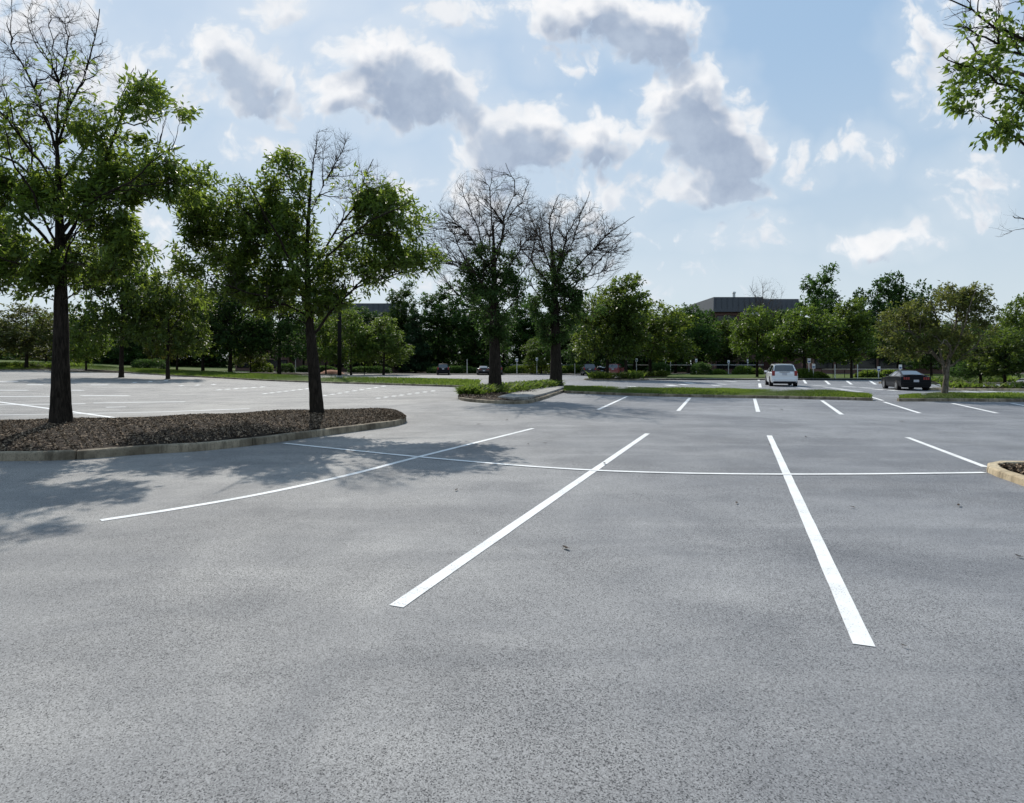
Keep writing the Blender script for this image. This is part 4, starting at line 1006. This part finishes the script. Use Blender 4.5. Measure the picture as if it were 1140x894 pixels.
    for sd in (1, -1):
        if suv: MB().box((xr + .02, sd * (hw - .14), lights_z), (.10, .20, .36)).build('tail_light', M['red_lens'], t, bevel=.02)
        else:
            tl = MB()
            for q in range(3): tl.box((xr + .0, sd * (hw - .20 - .13 * q), lights_z), (.06, .085, .17))
            tl.build('tail_light', M['red_lens'], t)
        MB().box((xf - .03, sd * (hw - .28), st[-2][2] - .14), (.10, .36, .14)).build('headlight', M['clear_lens'], t, bevel=.02)
        MB().box((st[cab[2]][0] + .35, sd * (hw + .08), st[3][2] + .06), (.12, .20, .14)).build('mirror', M[paint], t, bevel=.03)
    MB().box((xr - .02, 0, .50 if suv else .46), (.14, hw * 1.8, .24)).build('rear_bumper', M[paint if suv else 'black'], t, bevel=.04)
    MB().box((xr - .015, 0, .29), (.13, hw * 1.7, .16)).build('rear_valance', M['black'], t, bevel=.03)
    MB().box((xr - .012, 0, lights_z - (.06 if suv else .17)), (.03, .32, .16)).build('number_plate', M['plate'], t)
    if suv:
        for sd in (1, -1):
            MB().tube([(st[c0][0], sd * (st[c0][5] - .06), st[c0][3] + .05), (st[c1][0], sd * (st[c1][5] - .06), st[c1][3] + .05)], .022, 8).build('roof_rail', M['black'], t)
        MB().box((xr + .008, 0, lights_z + .10), (.05, .7, .05)).build('tailgate_trim', M['rim'], t)
    else:
        MB().box((xr + .16, 0, st[1][3] + .05), (.26, hw * 1.7, .05)).build('spoiler', M[paint], t, bevel=.015)
    return t
SUV = [(-2.30, .34, .92, .95, .84, .74), (-2.24, .30, 1.02, 1.06, .90, .78), (-1.92, .26, 1.05, 1.63, .92, .66), (-.3, .24, 1.03, 1.69, .93, .68), (.55, .24, 1.02, 1.62, .93, .66), (1.2, .24, 1.0, 1.03, .92, .74), (2.15, .28, .86, .90, .87, .66), (2.30, .34, .72, .76, .76, .6)]
COUPE = [(-2.36, .30, .90, .93, .86, .72), (-2.30, .24, .95, 1.0, .92, .74), (-1.75, .20, .98, 1.05, .95, .70), (-.80, .18, .96, 1.35, .94, .56), (.05, .18, .94, 1.37, .94, .58), (.85, .18, .93, 1.0, .94, .68), (2.15, .20, .80, .85, .90, .66), (2.36, .26, .64, .68, .8, .6)]
def cpos(px, py): return G(px, py)
suv_ = car('white sport utility vehicle driving away on the open lot, right of centre', at(869, 45.2), math.radians(17), 'white_car', SUV, 4.6, (-1.38, 1.36), .35, (1, 2, 4, 5), .98, 'parked_car', 'car', suv=True)
suv_.scale = (.96, .96, .96)
cp = car('black coupe with triple-bar tail lights facing away, rightmost car in view', at(1007, 38.3), math.radians(16), 'black_car', COUPE, 4.7, (-1.42, 1.38), .34, (2, 3, 4, 5), .84, 'parked_car', 'car')
cp.scale = (.87, .87, .87)
car('dark blue parked car in the back row, left of the red one', at(655, 87), math.radians(2), 'navy_car', SUV, 4.6, (-1.38, 1.36), .35, (1, 2, 4, 5), .98, 'parked_car', 'car', suv=True)
car('red parked car in the back row behind the small planter trees', at(686, 89), math.radians(22), 'red_car', SUV, 4.6, (-1.38, 1.36), .35, (1, 2, 4, 5), .98, 'parked_car', 'car', suv=True)
car('grey-black parked car tucked between the dark blue and the red one', at(669, 91), math.radians(4), 'black_car', COUPE, 4.7, (-1.42, 1.38), .34, (2, 3, 4, 5), .84, 'parked_car', 'car')
car('dark parked car deep in tree shade, leftmost of the back row', at(493.5, 93), math.radians(-6), 'black_car', SUV, 4.6, (-1.38, 1.36), .35, (1, 2, 4, 5), .98, 'parked_car', 'car', suv=True)
car('dark grey parked car in the shade just left of the front planter trunk', at(538, 93), math.radians(-5), 'grey_car', COUPE, 4.7, (-1.42, 1.38), .34, (2, 3, 4, 5), .84, 'parked_car', 'car')
car('blue-grey parked car half hidden by the front planter trunk', at(552, 94), math.radians(-4), 'navy_car', SUV, 4.6, (-1.38, 1.36), .35, (1, 2, 4, 5), .98, 'parked_car', 'car', suv=True)

# ------------------------------------------------------------------ leaves lying on the asphalt
def fallen_leaf(label, px, py, size, seed):
    r = np.random.default_rng(seed); o = G(px, py); t = None
    n = 9; xs = np.linspace(-1, 1, n); w = .38 * (1 - xs ** 2) ** .7 * (1 + .15 * r.normal(size=n)); z = .10 + .16 * xs ** 2 + .05 * r.normal(size=n); cur = .22 * xs
    V = []
    for i in range(n): V += [(xs[i], cur[i] - w[i], z[i] + .22 * w[i]), (xs[i], cur[i], z[i]), (xs[i], cur[i] + w[i], z[i] + .3 * w[i])]
    V.append((1.35, .3, .12)); V = np.array(V) * size
    q = [(3 * i + j, 3 * i + 3 + j, 3 * i + 4 + j, 3 * i + 1 + j) for i in range(n - 1) for j in range(2)]
    a = r.uniform(0, 6.28); R = np.array([[math.cos(a), -math.sin(a), 0], [math.sin(a), math.cos(a), 0], [0, 0, 1]])
    me = mesh_np('fallen_leaf', V @ R.T, [np.array(q), np.array([(3 * (n - 1) + 1, 3 * (n - 1) + 2, len(V) - 1)])], True, np.full(len(q) + 1, r.random() * .6))
    ob = link('fallen_leaf', me, M['dead_leaf']); ob.location = (o[0], o[1], .012); tag(ob, label, 'leaf', 'dead leaves on the asphalt')
for i, (lab, x, y, sz) in enumerate([
    ('curled dark leaf on open asphalt midway between the two middle stall lines', 630, 611.5, .045), ('dark leaf lying on the second stall line by the cross line', 673, 517, .05),
    ('small dead leaf beyond the cross line, right one of a close pair', 607, 494, .045), ('small dead leaf beyond the cross line, left one of a close pair', 588, 495, .04),
    ('small dead leaf lying close to the kerb tip of the mulch island', 405, 487.5, .05), ('dead leaf between the first two stall lines, nearer than the cross line', 508, 546.5, .04),
    ('dead leaf right of the third stall line near its far end', 897, 487, .05), ('dark leaf touching the far end of the third stall line', 857, 496, .05),
    ('dead leaf nearer than the cross line, left of the pale kerb corner', 1067, 564, .045), ('dead leaf right of the third stall line, just nearer than the cross line', 949, 566, .035),
    ('dead leaf left of the third stall line, just nearer than the cross line', 820, 561, .035), ('tiny dark leaf on the asphalt right of the near end of the third line', 1006, 721, .016),
    ('small twiggy dead leaf at the right edge of the near asphalt', 1134, 621, .035), ('dead leaf far off before the short stall lines, left of the straight one', 870, 456.5, .09),
    ('dead leaf far off on the asphalt right of the short stall lines', 1004, 470, .08), ('dead leaf on the asphalt between kerb tip and centre planter', 564, 468, .06), ('dead leaf lying left of the first stall line end, past the island tip', 533, 473, .06)]):
    fallen_leaf(lab, x, y, sz, i)

# ------------------------------------------------------------------ sky with clouds, sun, camera
w = bpy.data.worlds.new("World"); sc.world = w; w.use_nodes = True
nt = w.node_tree; q = N(nt); bg = nt.nodes['Background']
sky = q.n('ShaderNodeTexSky', sky_type='NISHITA'); sky.sun_disc = False; sky.sun_elevation = SUN_EL; sky.sun_rotation = SUN_AZ
sky.air_density = 1.0; sky.dust_density = .6; sky.ozone_density = 2.0; sky.altitude = 50
STR = .085; bg.inputs['Strength'].default_value = STR
d = q.coord('Generated'); sep = q.n('ShaderNodeSeparateXYZ'); q.l(d, sep.inputs[0])
yy = q.math('MAXIMUM', sep.outputs[1], .05)
cmb = q.n('ShaderNodeCombineXYZ'); q.l(q.math('DIVIDE', sep.outputs[0], yy), cmb.inputs[0]); q.l(q.math('DIVIDE', sep.outputs[2], yy), cmb.inputs[1])
uv = cmb.outputs[0]
def n2(vec, scale, detail, rough=.55, dist=0.0, out='Fac'):
    x = q.n('ShaderNodeTexNoise', noise_dimensions='2D'); q.l(vec, x.inputs['Vector']); x.inputs['Scale'].default_value = scale
    x.inputs['Detail'].default_value = detail; x.inputs['Roughness'].default_value = rough; x.inputs['Distortion'].default_value = dist
    return x.outputs[0 if out == 'Fac' else 1]
# each cloud: centre column and row, half width, half height (rows of the photograph), body
COVER = [(240, 62, 48, 44, .9), (275, 92, 62, 44, .95), (330, 112, 56, 38, .6), (425, 62, 60, 44, 1.15), (455, 98, 84, 50, 1.35), (385, 115, 50, 32, 1.0), (505, 112, 42, 36, 1.0), (585, 148, 84, 46, 1.15), (650, 152, 62, 40, 1.1), (560, 165, 70, 30, .9),
         (660, 14, 90, 42, 1.2), (725, 30, 66, 44, 1.3), (770, 125, 66, 62, 1.35), (805, 165, 52, 56, 1.4), (760, 90, 46, 30, .8), (795, 205, 62, 24, 1.1),
         (30, 12, 95, 40, .8), (130, 92, 95, 56, .62), (315, 8, 55, 22, .6), (512, 6, 60, 22, .75), (628, 58, 46, 26, .5), (1040, 60, 50, 62, .75), (1095, 35, 50, 70, .6), (1080, 105, 50, 30, .5), (968, 165, 36, 24, .6),
         (1092, 190, 46, 26, .5), (1085, 237, 38, 24, .6), (985, 272, 58, 22, .9), (920, 170, 18, 24, .5), (878, 172, 18, 20, .5), (897, 194, 22, 13, .4), (855, 247, 32, 11, .4), (815, 264, 66, 14, .4),
         (520, 222, 44, 44, .75), (640, 225, 90, 46, .65), (290, 165, 46, 24, .5), (170, 270, 70, 60, .4), (450, 218, 50, 36, .4),
         (-150, 60, 160, 60, .8), (1300, 120, 140, 60, .8), (400, -200, 190, 90, 1.1), (900, -260, 220, 80, 1.1), (60, -160, 200, 60, .8), (560, 320, 260, 24, .25), (750, 272, 70, 14, .3)]
def density(p, warp_detail, full):
    wv = q.vmath('MULTIPLY', q.vmath('SUBTRACT', n2(p, 7, warp_detail, .6, 0, 'Color'), (.5, .5, .5)), (.11, .09, 0))
    wp = q.vmath('ADD', p, wv); acc = None
    for cx, cy, rx, ry, amp in COVER:
        c = ((cx - CX) / F, (HY - cy) / F, 0); v = q.vmath('MULTIPLY', q.vmath('SUBTRACT', wp, c), (F / (rx * 1.16), F / (ry * 1.16), 0))
        e = q.math('MULTIPLY_ADD', q.vmath('DOT_PRODUCT', v, v), -amp, amp)
        acc = e if acc is None else q.math('SMOOTH_MAX', acc, e, .12)
    fine = q.math('SUBTRACT', n2(p, 16, 8 if full else 3, .60), .5)
    broad = q.math('SUBTRACT', n2(p, 6, 3, .6), .5)
    vo = q.n('ShaderNodeTexVoronoi', voronoi_dimensions='2D', feature='F1'); vo.inputs['Scale'].default_value = 24; vo.inputs['Detail'].default_value = 3.5 if full else 1
    q.l(wp, vo.inputs['Vector']); puff = q.math('SUBTRACT', .42, vo.outputs['Distance'])
    dn = q.math('ADD', q.math('ADD', acc, q.math('MULTIPLY', puff, .62 if full else .35)), q.math('ADD', q.math('MULTIPLY', fine, 1.12 if full else .5), q.math('MULTIPLY', broad, .65)))
    return q.math('ADD', q.math('MAXIMUM', dn, -1.0), .05), fine, broad, q.math('MAXIMUM', acc, -2.0)
cov, fine, broad, acc0 = density(uv, 3, True)
to_sun = (-.12, .34, 0)
cov2, _, _, _ = density(q.vmath('ADD', uv, tuple(v * .11 for v in to_sun)), 3, False)
front = q.ramp(sep.outputs[1], .05, .2)
alpha = q.math('MULTIPLY', q.ramp(cov, -.02, .46), front)
veil = q.math('MULTIPLY', q.ramp(q.math('ADD', acc0, q.math('MULTIPLY', broad, 1.6)), -.9, .9), q.math('MULTIPLY', front, .30))
thick = q.math('ADD', q.math('MULTIPLY', cov2, .78), q.math('ADD', q.math('MULTIPLY', cov, .22), q.math('MULTIPLY', fine, .25)))
shade = q.ramp(thick, .30, .98)
# clouds elsewhere in the sky (seen from other views and in reflections)
gen = q.math('MULTIPLY', q.ramp(q.noise(d, 2.6, 5, .6, .3), .54, .70), q.math('SUBTRACT', 1.0, front))
gen = q.math('MULTIPLY', gen, q.ramp(sep.outputs[2], .02, .2))
k = 1 / STR
def col(r_, g_, b_): return (r_ * k, g_ * k, b_ * k, 1)
lit = q.mix(q.ramp(cov, .1, .8), col(.80, .85, .91), col(.97, .97, .98))
lit = q.mix(q.math('MULTIPLY', q.ramp(q.math('ADD', broad, fine), -.15, .25), .4), lit, col(.70, .75, .82))
dark = q.mix(q.ramp(q.math('ADD', fine, broad), -.3, .3), col(.325, .405, .545), col(.46, .545, .675))
cl = q.mix(q.math('MULTIPLY', shade, .95), lit, dark)
# haze: pale low, blue high, on top of the physical sky
hz = q.math('POWER', q.math('SUBTRACT', 1.0, q.math('MAXIMUM', sep.outputs[2], 0.0)), 5.0)
blue = q.mix(q.ramp(sep.outputs[2], .0, .50), col(.68, .775, .835), col(.385, .565, .79))
base = q.mix(.88, sky.outputs[0], blue)
base = q.mix(veil, base, col(.80, .86, .92))
sun_dir = (math.sin(SUN_AZ) * math.cos(SUN_EL), math.cos(SUN_AZ) * math.cos(SUN_EL), math.sin(SUN_EL))
glow = q.math('POWER', q.math('MAXIMUM', q.vmath('DOT_PRODUCT', d, sun_dir), 0.0), 14.0)
base = q.mix(q.math('MULTIPLY', glow, .50), base, col(.90, .93, .96))
out = q.mix(q.math('MULTIPLY', alpha, .96), base, cl)
out = q.mix(q.math('MULTIPLY', gen, .8), out, col(.8, .83, .88))
q.l(out, bg.inputs['Color'])
try:
    w.cycles.sampling_method = 'MANUAL'; w.cycles.sample_map_resolution = 512
except Exception: pass

sd = bpy.data.lights.new('sun', 'SUN'); sd.energy = 4.6; sd.angle = math.radians(.53); sd.color = (1.0, .95, .87)
so = bpy.data.objects.new('sun', sd); C.objects.link(so)
sv = Vector((math.sin(SUN_AZ) * math.cos(SUN_EL), math.cos(SUN_AZ) * math.cos(SUN_EL), math.sin(SUN_EL)))
so.rotation_euler = sv.to_track_quat('Z', 'Y').to_euler(); so.location = sv * 50

cd = bpy.data.cameras.new('camera'); co = bpy.data.objects.new('camera', cd); C.objects.link(co)
cd.sensor_fit = 'HORIZONTAL'; cd.sensor_width = 36; cd.lens = 36 * F / 1140; cd.shift_y = -(447 - HY) / 1140
co.location = (0, 0, EYE); co.rotation_euler = (math.pi / 2, 0, 0); cd.clip_start = .05; cd.clip_end = 8000
sc.camera = co
sc.view_settings.view_transform = 'Standard'; sc.view_settings.look = 'None'; sc.view_settings.exposure = 0
sc.cycles.max_bounces = 6; sc.cycles.diffuse_bounces = 3; sc.cycles.transmission_bounces = 4; sc.cycles.use_denoising = True
